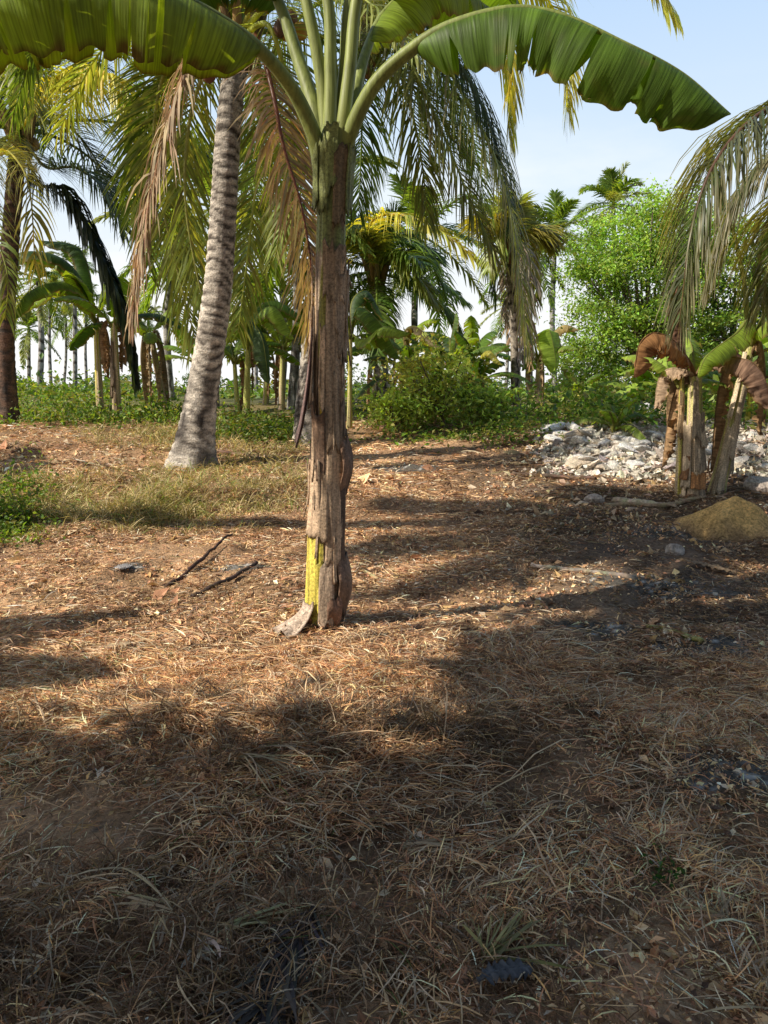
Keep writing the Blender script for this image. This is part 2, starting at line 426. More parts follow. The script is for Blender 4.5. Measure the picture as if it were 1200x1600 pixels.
def bleaf(path, r, W=.32, t0=.16, f0=25, f1=85, tears=6, colr=BG, nt=46, nw=7, gap=.12, wav=.012, pet=.03, edge=C(.22, .15, .05),
          edgew=.93, petc=C(.28, .30, .07), S0=None, asym=(1, 1), tearw=.35, flop=14, wexp=(3.0, .62), blotch=0, fpow=1.0, crinkle=0.0):
    """banana leaf: petiole and midrib along path, two blade halves folding down; returns (blade MB, petiole MB)"""
    path = resamp(np.asarray(path, float), 80)
    ln = plen(path); T = nrm(np.gradient(path, axis=0))
    d = path[-1] - path[0]; az = math.atan2(d[1], d[0])
    if S0 is None: S0 = C(-math.sin(az), math.cos(az), 0)
    S = nrm(S0[None] - T * (T @ S0)[:, None]); Nn = np.cross(T, S)
    mb = MB(); pm = MB()
    rr = np.interp(np.linspace(0, 1, 80), [0, t0, .6, 1], [pet * 1.5, pet, pet * .5, pet * .12])
    tq = np.linspace(0, 1, 80); sp_ = (.72 + .5 * fbm(tq * 26 + t0 * 9, tq * 0, 3, 3))[:, None]
    petv = np.asarray(petc)[None] * sp_
    bs = np.clip(1 - tq / max(t0, .05) * 1.6, 0, 1)[:, None] * .6
    petv = petv * (1 - bs) + (np.asarray(petc) * .55 + C(.05, .03, .01))[None] * bs
    tube(pm, path - Nn * rr[:, None] * .6, rr, petv, 8, .8)
    for si, s in enumerate((1, -1)):
        cuts = np.sort(r.uniform(.06, .97, tears)); cuts = np.concatenate([[0], cuts, [1]])
        ph = r.uniform(0, 9)
        for a, b in zip(cuts[:-1], cuts[1:]):
            if b - a < .012: continue
            n = max(3, int(nt * (b - a)) + 1)
            u = np.linspace(a, b, n); w = np.linspace(0, 1, nw)
            U, Wd = np.meshgrid(u, w, indexing='ij')
            wt = np.clip((Wd - tearw) / (1 - tearw), 0, 1)
            ctr = (a + b) / 2; g = gap * r.uniform(.2, 1.2)
            ga = g if a > 0 else 0; gb = g if b < 1 else 0
            hl = (b - a) / 2
            Ue = np.where(U < ctr, ctr - (ctr - U) * (1 - ga * wt * min(1, .05 / hl) * 1.4), ctr + (U - ctr) * (1 - gb * wt * min(1, .05 / hl) * 1.4))
            Ue = np.clip(Ue + .02 * wt * r.normal(0, .4), 0, 1)
            t = t0 + (1 - t0) * Ue; x = np.clip(t * 79, 0, 78.999); i0 = x.astype(int); f = (x - i0)[..., None]
            lerp = lambda A: A[i0] * (1 - f) + A[i0 + 1] * f
            p = lerp(path); St = nrm(lerp(S)); Nt = nrm(lerp(Nn))
            prof = np.clip(1 - np.abs(2 * np.clip(U, .002, .998) - 1) ** wexp[0], 0, 1) ** wexp[1] * (1 + .05 * np.sin(U * 23 + ph))
            Wl = W * prof * asym[si]
            dd = r.normal(0, flop)
            # integrate the fold
            pos = np.zeros(U.shape + (3,)); 
            for k in range(1, nw):
                wm = (w[k] + w[k - 1]) / 2
                ang = np.radians(f0 + (f1 - f0) * wm ** fpow + dd * max(0, (wm - tearw) / (1 - tearw)) + 4 * np.sin(U[:, k] * 31 + ph + wm * 2) * wm + 10 * (vn(U[:, k] * 60, U[:, k] * 0 + wm, ph) - .5) * wm)
                st = (Wl[:, k] * (w[k] - w[k - 1]))[:, None]
                pos[:, k] = pos[:, k - 1] + st * (St[:, k] * (s * np.cos(ang))[:, None] - Nt[:, k] * np.sin(ang)[:, None])
            v = p + pos + Nt * (wav * np.sin(U * 70 + ph) * Wd)[..., None]
            if crinkle: v = v + Nt * (crinkle * 2 * (fbm(U * 16 + ph, Wd * 5, ph, 3) - .5) * (.3 + Wd))[..., None] + St * (crinkle * 2 * (fbm(U * 19 + ph, Wd * 6, ph + 8, 3) - .5) * Wd)[..., None]
            cs = colr * r.uniform(.85, 1.18)
            c = np.broadcast_to(cs, v.shape).copy()
            c *= (1 + .18 * (vn(U * 14, Wd * 3, ph) - .5))[..., None]
            em = np.clip((Wd - edgew - .12 * (vn(U * 25, U * 0, ph + 2) - .5)) / .06, 0, 1)[..., None]
            c = c * (1 - em) + edge * em
            if blotch:
                bm = np.clip((fbm(U * 11, Wd * 4, ph + 5) - .62) * 9, 0, 1)[..., None] * blotch
                c = c * (1 - bm) + C(.26, .19, .09) * bm
            uv = np.stack([t * ln * 1.0, Wd], -1).reshape(-1, 2)
            mb.add(v, grid_q(n, nw), c.reshape(-1, 3), uv)
    return mb, pm

def stem_mesh(mb, path, r0, r1, colfn, ns=26, dz=.03, r=rng, rough=.05, foot=.0):
    n = max(6, int(plen(path) / dz)); p = resamp(np.asarray(path, float), n); s = np.linspace(0, plen(path), n)
    T, A, B = frames(p); th = np.linspace(0, 2 * PI, ns, endpoint=False)
    TH, SS = np.meshgrid(th, s)
    o = r.uniform(0, 40)
    RR = (r0 + (r1 - r0) * SS / s[-1]) * (1 + rough * (fbm(np.cos(TH) * 2.2 + 9 + o, np.sin(TH) * 2.2 + SS * .9, 3 + o, 4) - .5) * 2 + rough * (fbm(np.cos(TH) * 6 + o, np.sin(TH) * 6 + SS * .35, 13 + o, 3) - .5) * 2 + foot * np.exp(-SS / .12))
    v = p[:, None] + RR[..., None] * (np.cos(TH)[..., None] * A[:, None] + np.sin(TH)[..., None] * B[:, None])
    c = colfn(TH, SS, s[-1], o)
    i, j = np.meshgrid(np.arange(n - 1), np.arange(ns), indexing='ij'); j2 = (j + 1) % ns
    q = np.stack([i * ns + j, i * ns + j2, (i + 1) * ns + j2, (i + 1) * ns + j], -1)
    mb.add(v, q, c.reshape(-1, 3))

def banana_col(dryness=.6, yellow=.3, low=C(.16, .09, .05)):
    def fn(TH, SS, L, o):
        st = fbm(np.cos(TH) * 3 + o, np.sin(TH) * 3 + SS * .5, o + 1, 4)
        k = np.clip((st - .5 + (dryness - .5) * .7 + .25 * (.5 - SS / L)) * 7, 0, 1)[..., None]
        gr = C(.40, .40, .11) * (.8 + .4 * vn(TH * 5, SS * 2, o))[..., None]
        ye = np.clip((.7 * vn(np.cos(TH) * 2 + o, np.sin(TH) * 2 + SS * .6, o + 7) + .3 * fbm(TH * 6, SS * 5, o + 2, 3) - .95 + yellow) * 4, 0, .85)[..., None]
        gr = gr * (1 - ye) + C(.72, .60, .06) * ye
        br = C(.58, .44, .29) * (.2 + 1.3 * fbm(np.cos(TH) * 6 + o, np.sin(TH) * 6 + SS * .7, o + 4, 3))[..., None]
        lo = np.exp(-SS / .25)[..., None]
        br = br * (1 - lo * .6) + low * lo * .6
        return gr * (1 - k) + br * k
    return fn

def banana(label, base, top, r0=.09, nleaf=6, L=1.7, W=.26, seed=1, group=None, dry=2, drycol=C(.30, .19, .10), leafcols=(BG, BGL), dryness=.6, yellow=.3,
           leaves=None, dryleaves=None, tears=6, mid=None, azs=None, e=(75, 20), droop=.5, name='banana_plant', nt=34, label_dry=None, dryL=1.2):
    r = np.random.default_rng(seed)
    base = np.asarray(base, float); top = np.asarray(top, float)
    root = thing(name, label, 'banana plant', base, group)
    mb = MB()
    m = (base + top) / 2 if mid is None else np.asarray(mid)
    stem_mesh(mb, bez(base - C(0, 0, .04), m, top, 30), r0, r0 * .62, banana_col(dryness, yellow), ns=26, dz=.05, r=r, foot=.25, rough=.11)
    mb.build('pseudostem', M_SHEATH, root, base)
    for k in range(nleaf):
        az = (azs[k % len(azs)] if azs else k * 2.4 + seed) + r.normal(0, .15)
        u = k / max(1, nleaf - 1)
        el = R(e[0] + (e[1] - e[0]) * u + r.normal(0, 6)); Lk = L * r.uniform(.8, 1.12)
        d = C(math.cos(az) * math.cos(el), math.sin(az) * math.cos(el), math.sin(el)); hd = C(math.cos(az), math.sin(az), 0)
        p1 = top + d * Lk * .55; p2 = p1 + hd * Lk * .42 + C(0, 0, 1) * Lk * (.12 - droop * u - r.uniform(0, .15))
        c = leafcols[r.integers(len(leafcols))] * r.uniform(.85, 1.15)
        a, b = bleaf(bez(top - C(0, 0, .1), p1, p2, 40), r, W=W * r.uniform(.85, 1.1), f0=r.uniform(0, 25), f1=r.uniform(35, 80), tears=tears, colr=c, nt=nt, nw=5, gap=.25, pet=.022)
        a.add(np.concatenate(b.v), np.concatenate(b.q), np.concatenate(b.c)); a.build('leaf', M_BLEAF, root, base)
    for pth, kw in (leaves or []):
        kw = dict(kw); lab = kw.pop('label', None); mat = kw.pop('mat', M_BLEAF)
        a, b = bleaf(pth, r, **{**dict(nw=6, nt=40, pet=.022), **kw})
        a.add(np.concatenate(b.v), np.concatenate(b.q), np.concatenate(b.c))
        o = a.build('dry_leaf' if mat is M_DRYLEAF else 'leaf', mat, root, base)
        if lab: o['label'] = lab
    for k in range(dry):
        az = k * 2.1 + seed * .7 + r.normal(0, .3); hd = C(math.cos(az), math.sin(az), 0); Lk = dryL * r.uniform(.7, 1.2)
        p = crom([top - C(0, 0, .12), top + hd * .16 + C(0, 0, .05), top + hd * .30 - C(0, 0, .35 * Lk), top + hd * (.22 + r.uniform(-.05, .15)) - C(0, 0, Lk)], 40)
        a, b = bleaf(p, r, W=.13 * r.uniform(.8, 1.3), f0=60, f1=150, tears=9, colr=drycol * r.uniform(.7, 1.3), nt=30, nw=5, gap=.4, pet=.018, petc=drycol * .8, flop=35, wav=.02, crinkle=.04, edge=drycol * .7)
        a.add(np.concatenate(b.v), np.concatenate(b.q), np.concatenate(b.c)); o = a.build('dry_leaf', M_DRYLEAF, root, base)
    return root

# ------------------------------------------------------------------ blades / leaves in bulk (vectorised)
def blades(mb, pos, yaw, pitch, ln, wd, bend, colr, K=2, curl=0.0, r=rng):
    n = len(pos)
    hd = np.stack([np.cos(yaw), np.sin(yaw), np.zeros(n)], 1); sd = np.stack([-np.sin(yaw), np.cos(yaw), np.zeros(n)], 1)
    cur = pos.copy(); V = []
    tw = r.uniform(-.9, .9, n)[:, None]
    up = C(0, 0, 1)[None]
    for k in range(K + 1):
        e = pitch - bend * k / K
        d = hd * np.cos(e)[:, None] + up * np.sin(e)[:, None]
        if np.ndim(curl): d = nrm(d + sd * (curl * k / K)[:, None])
        w = nrm(sd * np.cos(tw) + (np.cross(d, sd)) * np.sin(tw))
        hw = (wd * (.5 if k < K else .12) * (1 if k else .7))[:, None]
        V += [cur - w * hw, cur + w * hw]
        cur = cur + d * (ln / K)[:, None]
    V = np.stack(V, 1); m = 2 * (K + 1); base = np.arange(n) * m
    q = np.concatenate([np.stack([base + 2 * k, base + 2 * k + 1, base + 2 * k + 3, base + 2 * k + 2], 1) for k in range(K)])
    mb.add(V, q, np.repeat(colr, m, axis=0))

def leaves(mb, pos, size, colr, r=rng, up=.5, asp=.5, fold=.15, droop=0.0):
    """one folded diamond-shaped leaf per position"""
    n = len(pos)
    nn = nrm(r.normal(0, 1, (n, 3)) + C(0, 0, up * 2)[None])
    d = r.normal(0, 1, (n, 3)) + C(0, 0, -droop)[None]; d = nrm(d - nn * np.sum(d * nn, 1, keepdims=True))
    s = np.cross(nn, d); sz = np.broadcast_to(size, (n,))[:, None]
    V = np.stack([pos - d * sz * .5, pos + s * sz * asp * .5 + nn * sz * fold, pos + d * sz * .5, pos - s * sz * asp * .5 + nn * sz * fold], 1)
    q = np.arange(n * 4).reshape(-1, 4)
    mb.add(V, q, np.repeat(colr, 4, axis=0))

def crown_points(r, center, rad, nclump, per, spread, shell=.55, bottom=-.6, flat=.4):
    d = nrm(r.normal(0, 1, (nclump * 2, 3))); d = d[d[:, 2] > bottom][:nclump]
    rr = shell + (1 - shell) * r.uniform(0, 1, len(d)) ** .6
    lump = .72 + .5 * vn(d[:, 0] * 2.3 + 5, d[:, 2] * 2.3 + d[:, 1] * 1.7, 3)
    cc = np.asarray(center) + d * (rr * lump)[:, None] * np.asarray(rad)
    sp = spread * r.uniform(.6, 1.3, len(cc))
    pts = cc[:, None] + r.normal(0, 1, (len(cc), per, 3)) * sp[:, None, None] * C(1, 1, flat)
    bright = r.uniform(.6, 1.4, len(cc))
    return cc, pts.reshape(-1, 3), np.repeat(bright, per)

def broad_tree(label, base, center, rad, nclump, per, leaf, colr, seed, spread=.35, trunk_r=.16, nlimb=14, group=None, name='broadleaf_tree', bottom=-.6, shell=.5, lobes=()):
    r = np.random.default_rng(seed); base = np.asarray(base, float); center = np.asarray(center, float); rad = np.asarray(rad, float)
    root = thing(name, label, 'tree', base, group)
    cc, pts, br = crown_points(r, center, rad, nclump, per, spread, shell, bottom)
    for lc, lr, ln_ in lobes:
        c2, p2, b2_ = crown_points(r, np.asarray(lc), np.asarray(lr), ln_, per, spread, shell, bottom)
        cc = np.concatenate([cc, c2]); pts = np.concatenate([pts, p2]); br = np.concatenate([br, b2_])
    mb = MB()
    fork = base * .45 + (center - C(0, 0, rad[2] * .5)) * .55
    tube(mb, bez(base - C(0, 0, .1), base * .5 + fork * .5 + C(.08, 0, 0), fork, 12), np.linspace(trunk_r * 1.3, trunk_r * .8, 12), C(.16, .12, .09), 10)
    for k in r.choice(len(cc), min(nlimb, len(cc)), replace=False):
        tube(mb, bez(fork, (fork + cc[k]) / 2 + C(0, 0, .25 * rad[2] * .5), cc[k], 10), np.linspace(trunk_r * .5, .012, 10), C(.16, .12, .09), 6)
    mb.build('trunk', M_BARK, root, base)
    mb = MB()
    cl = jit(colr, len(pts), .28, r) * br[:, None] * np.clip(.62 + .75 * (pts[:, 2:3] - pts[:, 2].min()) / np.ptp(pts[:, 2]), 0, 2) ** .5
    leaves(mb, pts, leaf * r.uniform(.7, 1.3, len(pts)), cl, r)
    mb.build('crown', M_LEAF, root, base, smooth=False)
    return root

# ================================================================== SETTING: ground
def spaced(segs):
    out = [segs[0][0]]
    for a, b, h in segs:
        n = max(1, int(round((b - a) / h))); out += list(np.linspace(a, b, n + 1)[1:])
    return np.array(out)

gx = spaced([(-500, -100, 50), (-100, -30, 7), (-30, -12, 1.2), (-12, -3.2, .11), (-3.2, 4.4, .036), (4.4, 12, .11), (12, 30, 1.2), (30, 100, 7), (100, 500, 50)])
gy = spaced([(-14, 1.0, .7), (1.0, 6.2, .036), (6.2, 13, .08), (13, 26, .22), (26, 60, 1.4), (60, 160, 8), (160, 640, 40)])
X, Y = np.meshgrid(gx, gy, indexing='ij')
Z = H(X, Y)
g = fbm(X * .9, Y * .9, 31, 4)[..., None]; g2 = fbm(X * 3.3, Y * 3.3, 37, 4)[..., None]
soil = C(.18, .098, .052) * (1 - g) + C(.32, .195, .10) * g
soil = soil * (1.15 + 1.1 * g2) * C(1.0, 1.05, 1.15)
wet = np.clip((fbm(X * .7 + 3, Y * .7, 41, 3) - .52) * 5, 0, 1)[..., None]
soil = soil * (1 - .45 * wet)
dk = (np.clip((X - .3) / 1.5, 0, 1) * np.clip((Y - 3.8) / 1.2, 0, 1) * np.clip((12.5 - Y) / 2, 0, 1) * np.clip(.25 + 1.3 * fbm(X * .8, Y * .8, 45, 3), 0, 1))[..., None]  # darker, greyer soil on the right, deepened to strengthen the shade there
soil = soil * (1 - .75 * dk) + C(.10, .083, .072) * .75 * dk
ASH = [(G(1040, 830), .55, .22), (G(1000, 905), .55, .22), (G(1150, 1200), .28, .2), (G(1130, 1010), .5, .2), (G(380, 885), .22, .15), (G(205, 885), .16, .1), (G(930, 985), .3, .14), (G(1090, 925), .4, .12), (G(640, 730), .5, .3)]
for p, rx, ry in ASH:
    m = np.exp(-(((X - p[0]) / rx) ** 2 + ((Y - p[1]) / ry) ** 2)) * 1.5
    m = np.clip((m + (fbm(X * 7, Y * 7, 55, 4) - .5) * 1.4 - .45) * 2.5, 0, 1)[..., None]
    fl = np.clip((vn(X * 34, Y * 34, 60) - .72) * 6, 0, 1)[..., None]
    ashc = C(.12, .105, .088) * (1 - fl) + C(.55, .52, .48) * fl
    soil = soil * (1 - m) + ashc * m
fg = np.clip((Y - 15.5 + 3 * (fbm(X * .5, Y * .5, 70, 3) - .5) * 2) / 3, 0, 1)[..., None] * np.clip(.3 + 1.4 * fbm(X * .25, Y * .25, 71, 3), 0, 1)[..., None]
gsoil = C(.085, .115, .03) * (.7 + .6 * g2)
soil = soil * (1 - .8 * fg) + gsoil * .8 * fg
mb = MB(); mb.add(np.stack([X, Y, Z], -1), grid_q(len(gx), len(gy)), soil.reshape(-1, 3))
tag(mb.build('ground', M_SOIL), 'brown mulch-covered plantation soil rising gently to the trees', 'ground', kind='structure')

# ------------------------------------------------------------------ dry litter
def frustum_pts(n, y0, y1, r, mleft=1.2, mright=1.2, power=1.0):
    y = (r.uniform(y0 ** power, y1 ** power, n)) ** (1 / power)
    half = y * 600 / F
    x = r.uniform(-1, 1, n) * (half + (mleft + mright) / 2)
    return x, y

PAL = np.array([[.46, .30, .15], [.36, .20, .095], [.21, .10, .05], [.11, .06, .035], [.36, .28, .19], [.29, .18, .07], [.56, .43, .26], [.25, .12, .055]])
PAL = np.clip(PAL * np.array([1.40, 1.47, 1.62]) + .012, 0, .9)
PW = np.array([.17, .21, .19, .11, .09, .12, .05, .06])

def litter(n, y0, y1, wid, lmin, lmax, r, power=1.0, dark=1.0, hue=(1, 1, 1)):
    x, y = frustum_pts(n, y0, y1, r, power=power)
    dens = fbm(x * 1.5, y * 1.5, 80, 3) + .35 * (vn(x * 6, y * 6, 83) - .5)
    keep = r.uniform(0, 1, n) < np.clip((dens - .31) * 3.6, .12, 1)
    for p, rx, ry in ASH:
        keep &= ~((((x - p[0]) / rx) ** 2 + ((y - p[1]) / ry) ** 2 < .8) & (r.uniform(0, 1, n) < .8))
    x = x[keep]; y = y[keep]; n = len(x)
    flow = 2 * PI * fbm(x * .8, y * .8, 90, 2) * 2
    yaw = flow + r.normal(0, 1.1, n)
    ln = np.exp(r.uniform(np.log(lmin), np.log(lmax), n)); ln = np.where(r.uniform(0, 1, n) < .06, ln * 1.8, ln)
    pit = np.abs(r.normal(0, .28, n)); bend = pit * 2 + r.normal(0, .25, n)
    z = H(x, y) + r.uniform(.0, .022, n) + .0
    tone = fbm(x * 1.1, y * 1.1, 95, 3)
    c = PAL[r.choice(len(PAL), n, p=PW)] * r.uniform(.6, 1.3, (n, 1)) * (.55 + 1.6 * tone)[:, None] * dark
    bd = np.clip((x - .3) / 1.5, 0, 1) * np.clip((y - 3.8) / 1.2, 0, 1) * np.clip((12.5 - y) / 2, 0, 1); c = c * (1 - .55 * bd)[:, None]  # litter darkened over the same area to strengthen its shade
    c = c * np.asarray(hue)
    grn = (r.uniform(0, 1, n) < .03) & (vn(x * 1.2, y * 1.2, 99) > .55)
    c[grn] = C(.12, .15, .04)
    mb = MB()
    blades(mb, np.stack([x, y, z], 1), yaw, pit, ln, wid * r.uniform(.5, 1.5, n), bend, c, K=3, curl=r.normal(0, .5, n), r=r)
    return mb

def merge(*ms):
    o = MB()
    for m in ms:
        for v, q, c, uv in zip(m.v, m.q, m.c, m.uv):
            pass
        V = np.concatenate(m.v); Q = np.concatenate(m.q); o.add(V, Q, np.concatenate(m.c))
    return o

r = np.random.default_rng(11)
pale = litter(13000, 1.5, 4.4, .0040, .06, .24, r, power=1.6)
pale.c = [np.clip(c_ * .5 + C(.42, .33, .22) * .75, 0, .8) for c_ in pale.c]
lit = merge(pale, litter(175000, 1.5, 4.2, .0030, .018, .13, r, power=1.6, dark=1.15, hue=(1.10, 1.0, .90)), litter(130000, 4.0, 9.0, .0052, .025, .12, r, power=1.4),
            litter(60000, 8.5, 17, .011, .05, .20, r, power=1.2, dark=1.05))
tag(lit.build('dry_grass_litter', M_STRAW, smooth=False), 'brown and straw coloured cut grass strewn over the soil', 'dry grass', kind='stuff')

# flakes: crumbled leaf pieces
def flakes(n, y0, y1, s, r, power=1.3):
    x, y = frustum_pts(n, y0, y1, r, power=power)
    k = r.uniform(0, 1, n) < np.clip((fbm(x * 2, y * 2, 120, 3) - .3) * 3, .1, 1); x = x[k]; y = y[k]; n = len(x)
    z = H(x, y) + r.uniform(0, .015, n)
    c = PAL[r.choice(len(PAL), n, p=PW)] * r.uniform(.6, 2.0, (n, 1))
    mb = MB(); leaves(mb, np.stack([x, y, z], 1), s * np.exp(r.normal(0, .62, n)), c, r, up=.9, asp=.55, fold=.12)
    return mb
fl = merge(flakes(110000, 1.5, 4.4, .012, r), flakes(100000, 4.2, 10, .018, r), flakes(26000, 9, 17, .035, r))
tag(fl.build('leaf_litter', M_STRAW, smooth=False), 'small crumbled brown leaf pieces scattered on the soil', 'leaf litter', kind='stuff')

# tufts of dry grass (upright, tangled)
def tufts(centers, per, ln, wd, cols, r, spread=.12, up=1.0):
    mb = MB(); k = len(centers); n = k * per
    ci = np.repeat(np.arange(k), per)
    x = centers[ci, 0] + r.normal(0, spread, n); y = centers[ci, 1] + r.normal(0, spread, n)
    z = H(x, y)
    yaw = r.uniform(0, 2 * PI, n); pit = np.clip(r.normal(up, .35, n), .05, 1.5)
    sc_ = np.repeat(r.uniform(.6, 1.3, k), per)
    l = ln * r.uniform(.4, 1.2, n) * sc_
    cc = cols[r.integers(0, len(cols), n)] * r.uniform(.6, 1.3, (n, 1)) * np.repeat(r.uniform(.75, 1.25, k), per)[:, None]
    blades(mb, np.stack([x, y, z], 1), yaw, pit, l, wd * r.uniform(.6, 1.3, n), pit * r.uniform(.6, 1.9, n), cc, K=3, curl=r.normal(0, .4, n), r=r)
    return mb

def region(r, n, x0, x1, y0, y1):
    """ground points below photo pixels drawn from a rectangle"""
    out = []
    for _ in range(n):
        out.append(G(r.uniform(x0, x1), r.uniform(y0, y1)))
    return np.array(out)

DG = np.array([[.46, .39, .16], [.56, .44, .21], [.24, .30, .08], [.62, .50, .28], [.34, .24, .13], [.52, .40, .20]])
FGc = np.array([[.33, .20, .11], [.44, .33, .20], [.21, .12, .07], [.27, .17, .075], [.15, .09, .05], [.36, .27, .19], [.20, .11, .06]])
tf = merge(tufts(region(r, 70, -60, 300, 745, 815), 70, .24, .007, DG, r, .14), tufts(region(r, 45, 230, 480, 735, 800), 60, .17, .007, DG, r, .14),
           tufts(region(r, 40, 100, 420, 790, 830), 50, .14, .006, DG, r, .12), tufts(region(r, 45, 130, 330, 668, 705), 50, .22, .009, DG * .9, r, .16),
           tufts(region(r, 40, 330, 470, 690, 740), 40, .2, .009, DG, r, .15))
tag(tf.build('dry_grass_tuft', M_GRASS, smooth=False), 'matted half-dry grass tufts around the foot of the leaning coconut palm', 'grass', kind='stuff')
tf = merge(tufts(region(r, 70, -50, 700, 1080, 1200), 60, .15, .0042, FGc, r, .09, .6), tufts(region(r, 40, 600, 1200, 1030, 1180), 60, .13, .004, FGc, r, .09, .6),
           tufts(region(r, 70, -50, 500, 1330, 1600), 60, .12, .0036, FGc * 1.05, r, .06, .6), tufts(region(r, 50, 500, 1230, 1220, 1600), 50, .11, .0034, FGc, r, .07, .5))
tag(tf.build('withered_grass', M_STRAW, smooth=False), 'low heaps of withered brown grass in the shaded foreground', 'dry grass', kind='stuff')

# green weeds
def weeds(centers, per, size, cols, r, spread=.22, hgt=.22):
    mb = MB(); k = len(centers); n = k * per; ci = np.repeat(np.arange(k), per)
    x = centers[ci, 0] + r.normal(0, spread, n); y = centers[ci, 1] + r.normal(0, spread, n)
    hh = (.35 + 1.3 * np.clip(fbm(x * .9, y * .9, 130, 2) * 2.4 - .7, 0, 1.2)) * np.repeat(hgt * r.uniform(.4, 1.4, k), per)
    z = H(x, y) + np.abs(r.normal(0, .55, n)) * hh
    cc = cols[r.integers(0, len(cols), n)] * r.uniform(.6, 1.35, (n, 1)) * np.repeat(r.uniform(.7, 1.25, k), per)[:, None]
    leaves(mb, np.stack([x, y, z], 1), size * r.uniform(.6, 1.4, n), cc, r, up=.6, asp=.55)
    return mb
GW = np.array([[.15, .27, .035], [.09, .17, .03], [.22, .30, .05], [.27, .26, .08]])
w = merge(weeds(region(r, 20, -70, 45, 790, 850), 110, .05, GW, r, .16, .22), tufts(region(r, 16, -70, 50, 788, 845), 50, .22, .008, GW, r, .15))
tag(w.build('green_weeds', M_LEAF, smooth=False), 'bright green weeds at the left edge before the dry grass', 'weeds', kind='stuff')
w = merge(weeds(region(r, 110, -80, 285, 638, 664), 70, .09, GW, r, .35, .3), weeds(region(r, 60, 320, 480, 655, 690), 70, .08, GW * .8, r, .3, .22))
tag(w.build('green_weeds', M_LEAF, smooth=False), 'leafy green undergrowth behind the palms on the left', 'weeds', kind='stuff')
w = merge(weeds(region(r, 70, 560, 1000, 640, 664), 60, .09, GW * 1.3, r, .4, .25), weeds(region(r, 30, 600, 830, 668, 695), 50, .08, GW, r, .3, .18),
          weeds(region(r, 60, 850, 1260, 640, 660), 60, .13, GW, r, .5, .5))
tag(w.build('green_weeds', M_LEAF, smooth=False), 'green undergrowth behind the rubble bank and banana clump', 'weeds', kind='stuff')
far = np.stack([r.uniform(-40, 40, 420), r.uniform(26, 60, 420)], 1); far = np.concatenate([far, np.zeros((420, 1))], 1)
w = weeds(far, 60, .28, GW * .9, r, 1.0, .5)
tag(w.build('scrub', M_LEAF, smooth=False), 'pale green scrub on the open ground far behind', 'scrub', kind='stuff')

# ================================================================== MAIN BANANA PLANT
B0 = G(507, 968); D = B0[1]
def PB(px, py, dy=0.0): return P(px, py, D + dy)
rb = np.random.default_rng(21)
main = thing('banana_plant', 'tall foreground banana plant with shaggy brown stem and yellow sheath at its foot', 'banana plant', B0)
spath = crom([B0 - C(0, 0, .06), PB(512, 800), PB(514, 600), PB(517, 400), PB(521, 240), PB(523, 200)], 120)
SL = plen(spath)
def zpy(py):            # height along the stem of a photo row
    return (P(515, py, D)[2] - B0[2])
def main_col(TH, SS, L, o):
    # TH: angle, A axis = +x, B = +y ; facing the camera is -pi/2
    phi = (TH + PI / 2 + PI) % (2 * PI) - PI            # 0 = toward the viewer, + = right
    st = fbm(np.cos(TH) * 5 + 3, np.sin(TH) * 5 + SS * .55, 2, 4); st2 = fbm(np.cos(TH) * 14 + 3, np.sin(TH) * 14 + SS * 1.1, 6, 3)
    c = C(.42, .29, .18) * (.35 + 1.15 * st)[..., None]
    gk = np.clip((st2 - .5) * 5, 0, 1)[..., None]; c = c * (1 - .6 * gk) + C(.46, .39, .31) * .6 * gk
    dk = np.clip((.42 - st2) * 9, 0, 1)[..., None]; c = c * (1 - .75 * dk) + C(.06, .035, .025) * .75 * dk
    def reg(p0, p1, z0, z1, k, s=.10, sz=.05):
        wob = (st - .5) * .55
        a = np.clip((phi + wob - p0) / s, 0, 1) * np.clip((p1 - phi + wob) / s, 0, 1)
        b = np.clip((SS - z0 + wob * .25) / sz, 0, 1) * np.clip((z1 - SS + wob * .25) / sz, 0, 1)
        return (a * b * k)[..., None]
    def put(c, m, cc, v=.35): return c * (1 - m) + np.asarray(cc) * (1 - v / 2 + v * st2)[..., None] * m
    c = put(c, reg(-4, 4, zpy(385), 9, 1), (.23, .26, .085))
    c = put(c, reg(.15, 1.5, zpy(345), zpy(262), .9), (.22, .12, .065), .8)
    c = put(c, reg(-.2, .5, zpy(385), zpy(330), .6), (.18, .12, .06), .8)
    c = put(c, reg(-.75, -.2, zpy(545), zpy(400), .9), (.33, .31, .06))
    c = put(c, reg(-.25, .15, zpy(480), zpy(430), .8), (.36, .30, .07))
    c = put(c, reg(-.45, .05, zpy(655), zpy(572), 1, .06), (.62, .40, .03))
    c = put(c, reg(.0, .3, zpy(650), zpy(570), .8, .1), (.42, .17, .04))
    c = put(c, reg(-.3, .0, zpy(775), zpy(700), .6, .06), (.40, .33, .05))
    c = put(c, reg(-1.7, -.15, zpy(955), zpy(828), 1, .05, .02), (.60, .52, .08), .35)
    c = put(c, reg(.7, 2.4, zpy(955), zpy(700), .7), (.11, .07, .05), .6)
    c = put(c, reg(-4, 4, -.1, zpy(950), .8, .1, .1), (.16, .09, .05), .8)
    return c
mb = MB(); stem_mesh(mb, spath, .110, .074, main_col, ns=72, dz=.018, r=rb, rough=.10, foot=.12)
mb.build('pseudostem', M_SHEATH, main, B0)

